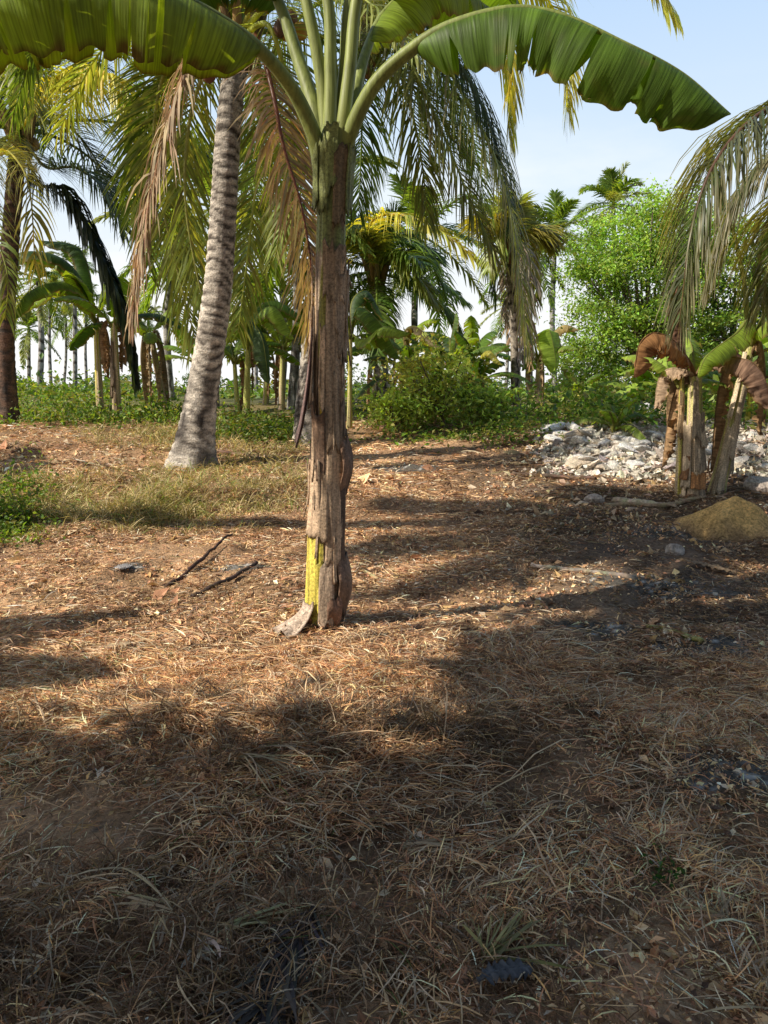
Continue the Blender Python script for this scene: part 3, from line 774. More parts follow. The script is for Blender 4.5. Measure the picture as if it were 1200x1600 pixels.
TC_, AC_, BC_ = frames(spath); scum = np.linspace(0, SL, 120)
def shell(name, p0, p1, py0, py1, off, colr, r, flare_b=0., flare_t=0., bulge=0., jag=.03, lab=None, nz=26, nph=12, streak=.5, curl=0.):
    """curved piece of dry leaf sheath lying on the stem, between two angles and two photo rows"""
    z0, z1 = zpy(py0) + .0, zpy(py1)
    u = np.linspace(0, 1, nz); ph = np.linspace(p0, p1, nph); U, PH = np.meshgrid(u, ph, indexing='ij')
    o = r.uniform(0, 50)
    j0 = jag * (vn(PH * 9 + o, PH * 0, 1) - .5) * 2; j1 = jag * (vn(PH * 7 + o, PH * 0, 4) - .5) * 2
    zz = (z0 + j0) * (1 - U) + (z1 + j1) * U + .06
    rad = np.interp(zz, [0, SL], [.111, .076]) * (1 + .0) + off
    rad = rad + flare_b * (1 - U) ** 2.2 + flare_t * U ** 3 + bulge * np.sin(PI * U) ** 1.5
    rad = rad + .014 * (fbm(PH * 5 + o, U * 2.5, 2, 3) - .4) + curl * (np.abs(PH - (p0 + p1) / 2) / ((p1 - p0) / 2)) ** 3
    cx = np.stack([np.interp(zz, scum, spath[:, k]) for k in range(3)], -1)
    v = cx + rad[..., None] * np.stack([np.sin(PH), -np.cos(PH), 0 * PH], -1)
    s1 = fbm(PH * 9 + o, U * 1.3, 6, 4)
    c = colr * (1 - streak + 2 * streak * s1)[..., None]
    rim = np.clip((np.maximum(U, 1 - U) - .93) / .07, 0, 1)[..., None]
    c = c * (1 - .45 * rim)
    m = MB(); m.add(v, grid_q(nz, nph), c.reshape(-1, 3))
    ob = m.build(name, M_SHEATH, main, B0)
    sol = ob.modifiers.new('thick', 'SOLIDIFY'); sol.thickness = .006
    if lab: ob['label'] = lab
BR = C(.42, .295, .195)
shell('dry_sheath', -.35, .95, 470, 388, .012, BR * .8, rb, flare_t=.022, jag=.05)
shell('dry_sheath', .45, 1.55, 560, 425, .010, BR * .9, rb, flare_t=.012, jag=.05)
shell('dry_sheath', -.15, .85, 700, 468, .007, BR * .95, rb, flare_b=.004, jag=.05)
shell('dry_sheath', -1.75, -1.05, 690, 525, .006, C(.15, .09, .08), rb, flare_b=.085, jag=.06, curl=.02)
shell('dry_sheath', -.85, -.1, 735, 632, .012, C(.14, .085, .055), rb, flare_t=.02, flare_b=.0, jag=.08)
shell('dry_sheath', -1.25, .1, 835, 690, .006, BR * 1.05, rb, flare_b=.02, jag=.05)
shell('dry_sheath', .0, .9, 880, 690, .006, BR * 1.1, rb, flare_b=.01, jag=.04)
shell('dry_sheath', 0.7, 2.3, 765, 680, .008, C(.24, .14, .09), rb, bulge=.035, jag=.05)
shell('dry_sheath', .75, 1.15, 960, 740, .012, C(.13, .085, .06), rb, jag=.05)
shell('dry_sheath', 0.6, 2.3, 952, 868, .010, C(.2, .125, .085), rb, bulge=.035, jag=.05)
shell('dry_sheath', -.22, .42, 968, 872, .018, C(.38, .28, .20), rb, flare_b=.02, bulge=.012, jag=.05, lab='pale torn dry sheath at the foot')
shell('dry_sheath', .15, .75, 966, 925, .03, C(.20, .11, .07), rb, bulge=.02, jag=.03)
shell('dry_sheath', -1.25, -.45, 972, 938, .02, C(.52, .40, .31), rb, flare_b=.20, flare_t=.01, jag=.03, lab='pale dry sheath flap splayed on the ground')
shell('leaf_sheath', -1.55, -.42, 955, 828, .008, C(.60, .49, .09), rb, jag=.008, streak=.38, flare_t=.004, lab='smooth yellow green sheath with a cut top edge')
shell('leaf_sheath', -.5, -.05, 950, 872, .011, C(.58, .48, .08), rb, jag=.02, streak=.38, lab='narrow yellow sheath strip')

# shreds of dry sheath fibre
for k in range(22):
    a = rb.uniform(-1.7, 1.7); y1 = rb.uniform(400, 860); ln_ = rb.uniform(40, 150); wd_ = rb.uniform(.04, .13)
    shell('dry_sheath', a - wd_, a + wd_, y1 + ln_, y1, .009, BR * rb.uniform(.45, 1.35), rb, flare_b=rb.uniform(0, .035), flare_t=rb.uniform(0, .02), jag=.05, nz=16, nph=5)
# petioles clasping the top of the stem + leaf blades
PET = C(.22, .26, .07)
def main_leaf(pts, W, lab, pet=.034, t0=.3, **kw):
    pth = crom(pts, 90)
    a, b = bleaf(pth, rb, **{**dict(W=W, t0=t0, pet=pet, nt=90, nw=12, petc=PET), **kw})
    o = a.build('leaf', M_BLEAF, main, B0); o['label'] = lab
    b.build('petiole', M_GREENSTEM, o, B0)
def tfrac(pts, i):
    p = [np.asarray(q, float) for q in pts]; s = [np.linalg.norm(p[k + 1] - p[k]) for k in range(len(p) - 1)]
    return sum(s[:i]) / sum(s)
for k, (a0, a1, y0, y1, cc) in enumerate(((-.9, -.2, 335, 225, C(.20, .22, .07)), (.1, .9, 350, 240, C(.22, .15, .08)), (-.35, .3, 300, 195, C(.24, .27, .09)), (-1.6, -.8, 320, 236, C(.24, .27, .09)), (.8, 1.7, 330, 232, C(.19, .21, .07)))):
    shell('leaf_sheath', a0, a1, y0, y1, .010 + .004 * k, cc, rb, flare_t=.02, jag=.05, streak=.4, nz=30)
# right hand leaf, arching across the sky
pr = [PB(520, 330), PB(528, 255, -.02), PB(540, 205, -.07), PB(580, 128, -.16), PB(640, 72, -.25), PB(705, 34, -.32), PB(800, 10, -.4), PB(880, 22, -.45), PB(965, 60, -.5), PB(1065, 112, -.5), PB(1142, 178, -.5)]
main_leaf(pr, .345, 'long green leaf arching right across the sky', t0=tfrac(pr, 4) + .005, f0=18, f1=132, fpow=.6, tears=14, gap=.42, colr=BG * 1.0, S0=C(.1, 1, 0), asym=(.9, 1.0), flop=13, wexp=(4.5, .55), blotch=.25, edgew=.96)
# left hand leaf
pl = [PB(516, 330), PB(508, 258, -.02), PB(496, 205, -.06), PB(462, 135, -.16), PB(415, 78, -.28), PB(360, 34, -.38), PB(270, -12, -.5), PB(130, -40, -.62), PB(-40, -25, -.72), PB(-210, 60, -.8)]
main_leaf(pl, .44, 'broad green leaf arching left with torn brown edge', t0=tfrac(pl, 4) + .005, f0=12, f1=130, fpow=.8, tears=15, gap=.2, colr=BGL * 1.0, S0=C(.1, -1, 0), flop=8, blotch=.3, edge=C(.12, .08, .025), edgew=.90, wexp=(4, .55))
# small leaf behind, right
ps = [PB(527, 240), PB(545, 170, .1), PB(568, 80, .25), PB(600, 15, .45), PB(660, -25, .6), PB(740, 0, .8), PB(800, 70, .95)]
main_leaf(ps, .30, 'bright green leaf behind the right hand leaf', t0=tfrac(ps, 2) + .03, f0=15, f1=85, tears=6, gap=.15, colr=BGL, flop=12, pet=.028)
# leaf rising to the upper left with its underside in view
pu = [PB(512, 245), PB(498, 170, .06), PB(470, 85, .14), PB(437, -5, .2), PB(395, -60, .25), PB(330, -75, .3), PB(250, -20, .3)]
main_leaf(pu, .30, 'leaf rising to the upper left above the palm crown', t0=tfrac(pu, 3) - .02, f0=20, f1=80, tears=5, gap=.2, colr=BGD, pet=.032)
# erect young petioles and leaves leaving the picture
for (x1, x2, dy, az, lab) in ((505, 478, .02, 2.5, 'erect leaf stalk left of centre, sunlit'), (522, 514, .0, 2.95, 'erect leaf stalk in the middle'), (534, 545, .05, .9, 'erect leaf stalk right of centre'), (541, 556, -.06, 5.9, 'erect leaf stalk on the right')):
    hd = C(math.cos(az), math.sin(az), 0); q = PB(x2, -15, dy)
    pts = [PB(520, 300), PB((x1 + 521) / 2, 190, dy), PB(x1, 110, dy), q, q + C(0, 0, .4) + hd * .2, q + C(0, 0, .75) + hd * .9, q + C(0, 0, .55) + hd * 1.9]
    main_leaf(pts, .40, lab, t0=tfrac(pts, 3) + .08, f0=20, f1=75, tears=5, gap=.2, pet=.028, colr=BG, petc=C(.25, .29, .085))

# ================================================================== COCONUT PALMS
rp = np.random.default_rng(33)
# --- leaning palm left of the banana
b1 = G(297, 728); D1 = b1[1]
def Q(x, y, d=0.): return P(x, y, D1 + d)
k1 = Q(374, 62)
path1 = crom([b1 - C(0, 0, .1), Q(312, 640), Q(338, 470), Q(349, 330), Q(358, 190), k1], 100)
sp = [
 dict(path=crom([k1, Q(335, 40, -.5), Q(295, 100, -.9), Q(262, 200, -1.0), Q(232, 330, -1.0), Q(206, 505, -1.0)]), dry=True, g=2.2, L=1.0, colr=C(.36, .26, .16), tipc=C(.48, .37, .25), npair=120, width=.03, rachis=C(.30, .16, .09), label='brown dead frond hanging left of the trunk', start=.14, beta=40),
 dict(path=crom([k1, Q(402, 60, -.4), Q(425, 140, -.8), Q(443, 230, -.9), Q(470, 320, -.9), Q(486, 420, -.9), Q(488, 530, -.9)]), dry=False, g=.75, L=.95, colr=C(.36, .26, .17), tipc=C(.5, .41, .29), npair=105, width=.028, rachis=C(.24, .10, .06), label='reddish brown dying frond hanging right of the trunk', start=.22, one_side=0),
 dict(path=crom([k1, Q(330, 20, .5), Q(262, 100, 1.0), Q(240, 220, 1.2), Q(262, 360, 1.2), Q(318, 580, 1.1)]), g=.35, L=1.15, colr=OLIVE * .95, npair=90, beta=50, rachis=C(.36, .36, .11)),
 dict(path=crom([k1, Q(340, 60, 1), Q(290, 150, 1.8), Q(272, 300, 2.0), Q(300, 470, 2.0)]), g=.5, L=1.1, colr=OLIVE * .75, npair=80),
 dict(path=crom([k1, Q(345, 70, .5), Q(300, 170, .9), Q(290, 320, 1.0), Q(322, 500, .9)]), g=.35, L=1.0, colr=OLIVE * 1.1, npair=80, beta=48, rachis=C(.4, .4, .12)),
 dict(path=crom([k1, Q(335, 40, .8), Q(255, 110, 1.5), Q(222, 260, 1.8), Q(235, 430, 1.8)]), g=.6, L=1.0, colr=GREEN, npair=80),
 dict(path=crom([k1, Q(350, 30, .6), Q(285, 60, 1.4), Q(225, 180, 2), Q(205, 340, 2.0)]), g=.8, L=1.0, colr=GREEN, npair=80),
 dict(path=crom([k1, Q(395, 60, .6), Q(412, 180, 1.2), Q(395, 330, 1.3), Q(372, 520, 1.3)]), g=.7, L=1.0, colr=OLIVE * 1.1, npair=80),
 dict(path=crom([k1, Q(420, 40, -.6), Q(450, 150, -.2), Q(455, 260, .6), Q(430, 400, .8)]), g=.7, L=1.0, colr=OLIVE, npair=70),
 dict(path=crom([k1, Q(480, -60, .8), Q(600, -20, 1.0), Q(690, 110, 1.1), Q(735, 260, 1.0)]), g=.8, L=1.0, colr=GREEN, npair=80),
 dict(path=crom([k1, Q(300, -70, .3), Q(180, -60, .6), Q(70, 40, .8), Q(20, 180, .8)]), g=.6, L=1.1, colr=GREEN * .8, npair=80),
 dict(path=crom([k1, Q(310, -20, .3), Q(230, 20, 1.0), Q(150, 90, 1.4), Q(90, 210, 1.5)]), g=.5, L=1.0, colr=OLIVE, npair=80),
 dict(path=crom([k1, Q(450, -120, -.4), Q(600, -200, -1.0), Q(760, -120, -1.6), Q(800, 80, -1.8), Q(795, 150, -1.8)]), g=.9, L=1.0, colr=YELLOW * .75, npair=85),
]
palm('leaning coconut palm with ringed pale trunk, left of the big banana stem', b1, path1, .215, .145, sp, auto=10, seed=5, L=4.2, nuts=0, ring=.125, autoE=(80, 5), bole=1.85, npair=70, autocols=(GREEN, OLIVE, GREEN))
root1 = [o for o in bpy.data.objects if o.name.startswith('coconut_palm')][-1]
for (x, y, d, cc) in ((326, 116, -.5, C(.16, .06, .04)), (337, 100, -.4, C(.2, .1, .05)), (438, 44, -.6, C(.10, .05, .03)), (448, 50, -.55, C(.45, .24, .03)), (470, 48, -.5, C(.42, .26, .04)), (455, 30, -.4, C(.18, .09, .04))):
    mb = MB(); blob(mb, Q(x, y, d), .085, .085, .105, cc, rp); mb.build('coconut', M_NUT, root1, b1)

# --- palm hidden behind the banana stem
b2 = G(480, 690); D2 = b2[1]
def Q2(x, y, d=0.): return P(x, y, D2 + d)
k2 = Q2(572, 25)
path2 = crom([b2 - C(0, 0, .1), Q2(482, 600), Q2(508, 380), Q2(535, 200), k2], 80)
def fr2(pts, **kw): return dict(path=crom([k2] + [Q2(*p) for p in pts]), **{**dict(npair=95, g=1.5, L=1.1, width=.024), **kw})
sp = [
 fr2([(650, 40, -.8), (725, 150, -1.3), (790, 300, -1.5), (826, 540, -1.5)], colr=OLIVE * .9, tipc=C(.4, .33, .22)),
 fr2([(640, 10, -.8), (735, 130, -1.0), (785, 260, -1.0), (805, 380, -1.0)], colr=DARK * 1.3),
 fr2([(620, 60, -1), (680, 180, -1.4), (730, 300, -1.5), (775, 400, -1.5)], colr=OLIVE * .75, tipc=C(.3, .24, .17)),
 fr2([(660, -40, -.3), (745, 10, -.4), (790, 110, -.4), (796, 215, -.4)], colr=YELLOW * .8 + C(.03, .06, .02), g=1.1, width=.034, npair=120),
 fr2([(690, -70, .3), (810, -50, .5), (880, 50, .6), (886, 175, .6)], colr=YELLOW * .95 + C(.05, .08, .03), g=1.3, L=1.25, width=.034, npair=120),
 fr2([(680, -110, -.6), (850, -140, -1.2), (980, -75, -1.6), (1050, 20, -1.7)], colr=YELLOW * .9 + C(.05, .08, .04), g=1.2, L=1.1, width=.03, npair=120),
 fr2([(610, 60, -.8), (640, 160, -1.2), (660, 260, -1.2), (668, 350, -1.2)], colr=OLIVE * .8),
 fr2([(630, 40, .8), (700, 120, 1.4), (740, 220, 1.6), (760, 330, 1.6)], colr=GREEN),
 fr2([(510, 0, .6), (440, 60, 1.2), (400, 160, 1.4), (390, 300, 1.4)], colr=GREEN),
 fr2([(560, 90, 1), (565, 200, 1.4), (560, 330, 1.4)], colr=GREEN * .8),
]
palm('coconut palm mostly hidden behind the big banana stem, fronds drooping right', b2, path2, .17, .12, sp, auto=4, seed=9, L=4.2, nuts=0, autoE=(80, 30))
root2 = [o for o in bpy.data.objects if o.name.startswith('coconut_palm')][-1]
for (x, y, d) in ((560, 80, -.4), (585, 90, -.45), (600, 70, -.4), (575, 110, -.35), (592, 125, -.3)):
    mb = MB(); blob(mb, Q2(x, y, d), .1, .1, .12, C(.16, .09, .03), rp); mb.build('coconut', M_NUT, root2, b2)

# --- palm at the left edge
b3 = G(12, 655); D3 = min(b3[1], 15.5); b3 = np.array([P(12, 655, D3)[0], D3, hz(P(12, 655, D3)[0], D3)])
def Q3(x, y, d=0.): return P(x, y, D3 + d)
k3 = Q3(30, 205)
path3 = crom([b3 - C(0, 0, .1), Q3(8, 520), Q3(16, 380), k3], 80)
def fr3(pts, **kw): return dict(path=crom([k3] + [Q3(*p) for p in pts]), **{**dict(npair=75, g=.7, L=1.25), **kw})
sp = [  # shaded fronds of this crown carry their shade in the DARK colours
 fr3([(75, 150, -1), (135, 117, -1.8), (190, 135, -2.2), (222, 210, -2.4), (220, 330, -2.4)], colr=YELLOW * 1.0, g=2.3, label='arching yellow green frond', rachis=C(.6, .54, .1), L=1.25, npair=135, width=.045),
 fr3([(60, 60, .5), (110, 30, 1), (180, 60, 1.2), (225, 140, 1.2)], colr=OLIVE, g=.6),
 fr3([(70, 190, .6), (110, 200, 1), (150, 250, 1.2), (185, 330, 1.2)], colr=DARK * 1.2, g=.6),
 fr3([(70, 260, -.6), (120, 262, -.9), (165, 300, -1.1), (195, 360, -1.1)], colr=DARK, g=.6),
 fr3([(60, 285, -.5), (105, 300, -1.0), (160, 400, -1.2), (196, 500, -1.2), (212, 600, -1.2)], colr=DARK * .55, g=2.4, L=.8, beta=35, npair=110, width=.06, rachis=C(.03, .03, .02), label='dark drooping frond with collapsed leaflets'),  # shade on this frond is put into its near-black colour
 fr3([(0, 240, -2.5), (15, 238, -4), (45, 290, -5), (55, 420, -5.2)], colr=YELLOW * .5, g=1.6, L=1.0, label='yellowing frond hanging in front of the trunk'),
 fr3([(-20, 235, -2.5), (-30, 300, -4), (10, 420, -4.5), (8, 500, -4.5)], colr=OLIVE * .8, g=1.4, L=.9),
 fr3([(-40, 180, -.5), (-90, 220, -.8), (-110, 330, -.9)], colr=GREEN),
 fr3([(20, 120, -.6), (20, 70, -1.2), (40, 60, -1.8), (55, 180, -2.0)], colr=OLIVE, g=1.0),
 fr3([(5, 80, .3), (-20, 20, .5), (-80, 20, .6), (-130, 100, .6)], colr=OLIVE),
 fr3([(45, 130, .8), (80, 40, 1.5), (120, -10, 2), (200, 20, 2.4)], colr=GREEN),
]
palm('coconut palm at the left edge with dark reddish trunk', b3, path3, .185, .15, sp, auto=15, seed=14, L=4.6, nuts=5, autoE=(78, 5), bole=1.4, light=C(.20, .12, .085), autocols=(DARK * 1.4, GREEN), skipaz=(-PI / 4, .9))

# --- palm at the right edge, only its fronds in the picture
D4 = 8.2
x4 = P(1420, 300, D4)[0]; b4 = C(x4, D4, hz(x4, D4))
def Q4(x, y, d=0.): return P(x, y, D4 + d)
k4 = Q4(1400, 250)
def fr4(pts, **kw): return dict(path=crom([k4] + [Q4(*p) for p in pts]), **{**dict(npair=125, g=1.9, L=1.0, width=.018), **kw})
sp = [
 fr4([(1310, 150, -.3), (1210, 165, -.6), (1130, 235, -.8), (1085, 340, -.9), (1062, 500, -.9)], colr=C(.09, .11, .045), tipc=C(.5, .44, .28), npair=185, rachis=C(.16, .09, .06), label='long frond drooping into the picture with pale hanging leaflets', L=1.0),
 fr4([(1330, 190, .3), (1240, 220, .5), (1160, 300, .6), (1110, 440, .6)], colr=C(.11, .13, .05), tipc=C(.42, .34, .24), L=1.05),
 fr4([(1330, 280, -.2), (1260, 300, -.4), (1215, 360, -.5), (1190, 480, -.5)], colr=C(.17, .17, .06)),
 fr4([(1450, 120, 0), (1550, 120, 0), (1640, 300, 0)], colr=GREEN),
]
palm('palm standing just right of the picture whose fronds droop into it', b4, crom([b4 - C(0, 0, .1), (b4 + k4) / 2 + C(.1, 0, 0), k4], 60), .18, .14, sp, auto=7, seed=23, L=3.2, autoE=(80, 20), skipaz=(PI, 1.1))

# --- young palm in the centre background with a yellow frond
b5 = G(600, 645); D5 = min(b5[1], 19.0); b5 = np.array([P(600, 640, D5)[0], D5, hz(P(600, 640, D5)[0], D5)])
def Q5(x, y, d=0.): return P(x, y, D5 + d)
k5 = Q5(588, 430)
def fr5(pts, **kw): return dict(path=crom([k5] + [Q5(*p) for p in pts]), **{**dict(npair=60, g=.8, L=1.0, width=.045), **kw})
sp = [
 fr5([(575, 360, -1), (605, 335, -2), (670, 350, -2.8), (745, 405, -3.2)], colr=YELLOW * .9, g=1.2, label='yellow frond reaching right', rachis=C(.55, .45, .1)),
 fr5([(620, 380, 0), (665, 400, 0), (690, 440, 0), (725, 470, 0)], colr=GREEN * 1.2),
 fr5([(610, 400, -.5), (650, 430, -1), (680, 470, -1)], colr=OLIVE),
 fr5([(625, 420, .5), (660, 450, 1), (705, 455, 1)], colr=GREEN),
 fr5([(570, 380, .5), (560, 340, 1), (550, 380, 1)], colr=GREEN),
 fr5([(610, 380, 1), (640, 370, 1), (665, 400, 1)], colr=GREEN),
]
palm('young palm behind the banana stem with one yellow frond', b5, crom([b5 - C(0, 0, .1), (b5 + k5) / 2, k5], 40), .17, .14, sp, auto=11, seed=31, L=2.6, autoE=(75, -30), width=.05, autocols=(GREEN, GREEN * 1.2, GREEN * .8, OLIVE * .7))

# --- shaggy palm with grey dead skirt, right of centre
b6 = G(806, 652); D6 = min(b6[1], 20.0); b6 = np.array([P(806, 650, D6)[0], D6, hz(P(806, 650, D6)[0], D6)])
def Q6(x, y, d=0.): return P(x, y, D6 + d)
k6 = Q6(793, 385)
sp = []
for k, (dx, ex, ey, cc) in enumerate(((30, 815, 560, GREY), (22, 825, 520, GREY * 1.1), (-18, 775, 470, DARK * 1.2), (10, 800, 540, TAN), (36, 840, 470, OLIVE), (-28, 765, 420, OLIVE), (40, 832, 430, YELLOW * .6), (16, 812, 590, GREY), (4, 790, 500, GREY * .9), (26, 828, 570, TAN))):
    sp.append(dict(path=crom([k6, Q6(793 + dx * .6, 375 - 12 * (k % 3), (k % 5 - 2) * .25), Q6(793 + dx * 1.1, 420, (k % 5 - 2) * .35), Q6(ex, ey, (k % 5 - 2) * .35)]), dry=cc[0] > .25, g=2.0, L=.75, colr=cc * 1.25, npair=40, width=.04))
palm('shaggy palm with grey dead fronds hanging to its knees, right of centre', b6, crom([b6 - C(0, 0, .1), Q6(803, 520), k6], 40), .085, .075, sp, auto=4, seed=37, L=1.3, autoE=(80, 35), autocols=(OLIVE, YELLOW * .5), light=C(.42, .36, .3), width=.05)

# --- distant palms
def far_palm(px, pyb, pyt, Y, L, label, seed, n=14, grp='distant palms', cols=(GREEN * 1.3, GREEN * 1.1, OLIVE * .85), lean=0., tr=.14, eE=(82, -45)):
    b = P(px, pyb, Y); b = np.array([b[0], Y, hz(b[0], Y)]); k = P(px + lean, pyt, Y)
    return palm(label, b, crom([b - C(0, 0, .2), (b + k) / 2 + C(.15 * (seed % 3 - 1), 0, 0), k], 30), tr, tr * .75, (), auto=n, seed=seed, L=L, group=grp, npair=42, K=2, width=.075, leafL=L * .26, sheath=False, autoE=eE, autocols=cols, light=C(.42, .40, .38), ring=.5, bole=1.2)
far_palm(958, 600, 322, 40, 3.1, 'distant palm rising above the bright green tree', 41, 18, eE=(88, -20))
far_palm(868, 612, 362, 38, 2.9, 'distant palm on a thin trunk left of the bright green tree', 42, 16)
far_palm(828, 612, 385, 36, 2.6, 'distant palm beside the grey shaggy palm', 43, 14)
for i, (px, yt, Y_, L_, lab) in enumerate(((335, 330, 21, 3.4, 'bushy palm whose crown shows behind the leaning trunk'), (455, 300, 19, 3.2, 'palm crown filling the gap left of the big banana stem'), (655, 370, 25, 3.2, 'palm with a green crown behind the central banana clump'))):
    far_palm(px, 640, yt, Y_, L_, lab, 301 + i, 15, tr=.12, eE=(80, -55))
for i, (px, Y_, ty, L_, lab) in enumerate(((300, 22, 560, 1.9, 'background banana plant behind the foot of the leaning palm'), (415, 22, 550, 2.0, 'background banana plant midway between the two big trunks'), (470, 24, 545, 2.0, 'background banana plant nearest the left side of the big stem'), (585, 21, 555, 1.8, 'background banana plant right of the big stem'), (625, 24, 545, 1.9, 'background banana plant behind the left of the central clump'), (735, 23, 560, 1.8, 'background banana plant behind the right of the central clump'))):
    b = gb(px, 640, Y_); t = P(px + 3, ty, Y_)
    banana(lab, b, t, .09, nleaf=8, L=L_, W=.3, seed=320 + i, dry=2, dryness=.55, yellow=.3, leafcols=(BG * 1.2, BGL, BGL * 1.25), group='background banana plants', tears=8)
far_palm(437, 640, 400, 24, 2.6, 'mid-distance palm between the leaning palm and the banana stem', 56, 13, tr=.13)
far_palm(268, 640, 395, 26, 2.8, 'mid-distance palm behind the leaning palm, left side', 57, 13, tr=.13)
far_palm(60, 610, 440, 42, 2.6, 'distant palm trunk nearest the left edge palm', 44, 12, tr=.17)
far_palm(80, 612, 452, 62, 3.4, 'thin distant palm, second from the left edge palm', 45, 12)
far_palm(117, 612, 420, 46, 2.8, 'distant palm behind the left banana leaves', 46, 12, tr=.14)
far_palm(98, 610, 500, 75, 3.2, 'small far palm between the thin trunks on the left', 47, 12, lean=5)
far_palm(136, 612, 470, 70, 3.4, 'far palm just left of the paired banana stems', 48, 12)
far_palm(45, 612, 515, 55, 2.4, 'short far palm left with a low green crown', 49, 14)
far_palm(205, 612, 470, 58, 3.2, 'far palm behind the dark drooping frond', 50, 12)
far_palm(420, 610, 500, 60, 3.2, 'far palm between leaning trunk and banana stem', 51, 12)
far_palm(400, 610, 470, 52, 3.0, 'far palm seen just right of the leaning trunk', 52, 12)
far_palm(790, 612, 480, 60, 3.0, 'far palm behind the central banana clump', 53, 12)
far_palm(20, 612, 470, 66, 3.4, 'far palm partly behind the left edge trunk', 54, 12)
far_palm(232, 612, 500, 80, 3.4, 'farthest palm behind the dry banana', 55, 10)

# ================================================================== BACKGROUND BANANAS
# left pair
b = gb(157, 645, 17.0); t = P(150, 505, 17.0)
def PL(x, y, d=0.): return P(x, y, 17.0 + d)
lv = [([t, PL(130, 440, -.3), PL(90, 400, -.6), PL(30, 395, -.9), PL(20, 430, -.9)], dict(W=.34, colr=BGD)),
      ([t, PL(130, 460, -.5), PL(90, 440, -1), PL(40, 460, -1.3), PL(20, 500, -1.3)], dict(W=.30, colr=BG * .9)),
      ([t, PL(120, 465, -.2), PL(80, 450, -.5), PL(30, 485, -.5)], dict(W=.28, colr=BGL * 1.2)),
      ([t, PL(140, 430, .2), PL(120, 385, .4), PL(60, 375, .5)], dict(W=.3, colr=BGD)),
      ([t, PL(160, 450, 0), PL(175, 430, 0), PL(215, 455, 0)], dict(W=.25, colr=BGL))]
lv = [(crom(p, 50), {**k, 't0': .15, 'tears': 5, 'f0': 15, 'f1': 75}) for p, k in lv]
banana('banana plant on the left with yellow stem foot and broad leaves reaching left', b, t, .085, nleaf=2, L=1.6, seed=61, leaves=lv, dry=2, dryness=.55, yellow=.55)
b = gb(183, 655, 16.0); t = P(178, 505, 16.0)
banana('darker banana stem just right of the yellow-footed one', b, t, .10, nleaf=5, L=1.7, seed=62, dry=3, dryness=.75, yellow=.1, leafcols=(BGD, BG))
# dried banana
b = gb(258, 640, 18.0); t = P(235, 520, 18.0)
banana('withered banana plant with pale hanging leaves left of the leaning palm', b, t, .09, nleaf=3, L=1.3, seed=63, dry=9, drycol=C(.42, .33, .20), dryness=.8, yellow=.3, dryL=1.5)
# two thin plants behind the palm, right
b = gb(372, 655, 16.5); t = P(366, 560, 16.5)
banana('slim banana plant immediately right of the leaning palm', b, t, .06, nleaf=6, L=1.3, W=.2, seed=64, dry=1, dryness=.35)
b = gb(385, 660, 16.0); t = P(388, 540, 16.0)
def PL2(x, y, d=0.): return P(x, y, 16. + d)
lv = [(crom([t, PL2(400, 495, 0), PL2(430, 480, -.3), PL2(460, 530, -.4)], 40), dict(W=.30, colr=BGL * 1.1, t0=.15)),
      (crom([t, PL2(390, 500, -.3), PL2(410, 530, -.8), PL2(420, 600, -.9)], 40), dict(W=.28, colr=BGD, t0=.15)),
      (crom([t, PL2(395, 490, .3), PL2(430, 470, .6), PL2(480, 500, .8)], 40), dict(W=.28, colr=BG, t0=.15))]
banana('banana plant with broad leaves between leaning palm and big banana stem', b, t, .075, nleaf=3, L=1.4, seed=65, leaves=lv, dry=1, dryness=.3)
b = gb(440, 640, 19.0); t = P(442, 540, 19.0)
banana('banana plant in the background left of the big banana stem', b, t, .08, nleaf=6, L=1.5, seed=66, dry=2)
# behind main stem, right
b = gb(546, 676, 14.0); t = P(548, 520, 14.0)
def PL3(x, y, d=0.): return P(x, y, 14. + d)
lv = [(crom([t, PL3(560, 480, -.2), PL3(590, 500, -.5), PL3(625, 560, -.6)], 40), dict(W=.27, colr=BG, t0=.12)),
      (crom([t, PL3(570, 530, -.4), PL3(600, 510, -.8), PL3(640, 520, -1.0)], 40), dict(W=.25, colr=BGL, t0=.12)),
      (crom([t, PL3(550, 470, .2), PL3(575, 455, .3), PL3(600, 500, .3)], 40), dict(W=.25, colr=BGD, t0=.12))]
banana('slender pale-stemmed banana plant tucked behind the big banana stem', b, t, .05, nleaf=2, L=1.2, W=.2, seed=67, leaves=lv, dry=1, dryness=.4, yellow=.4)
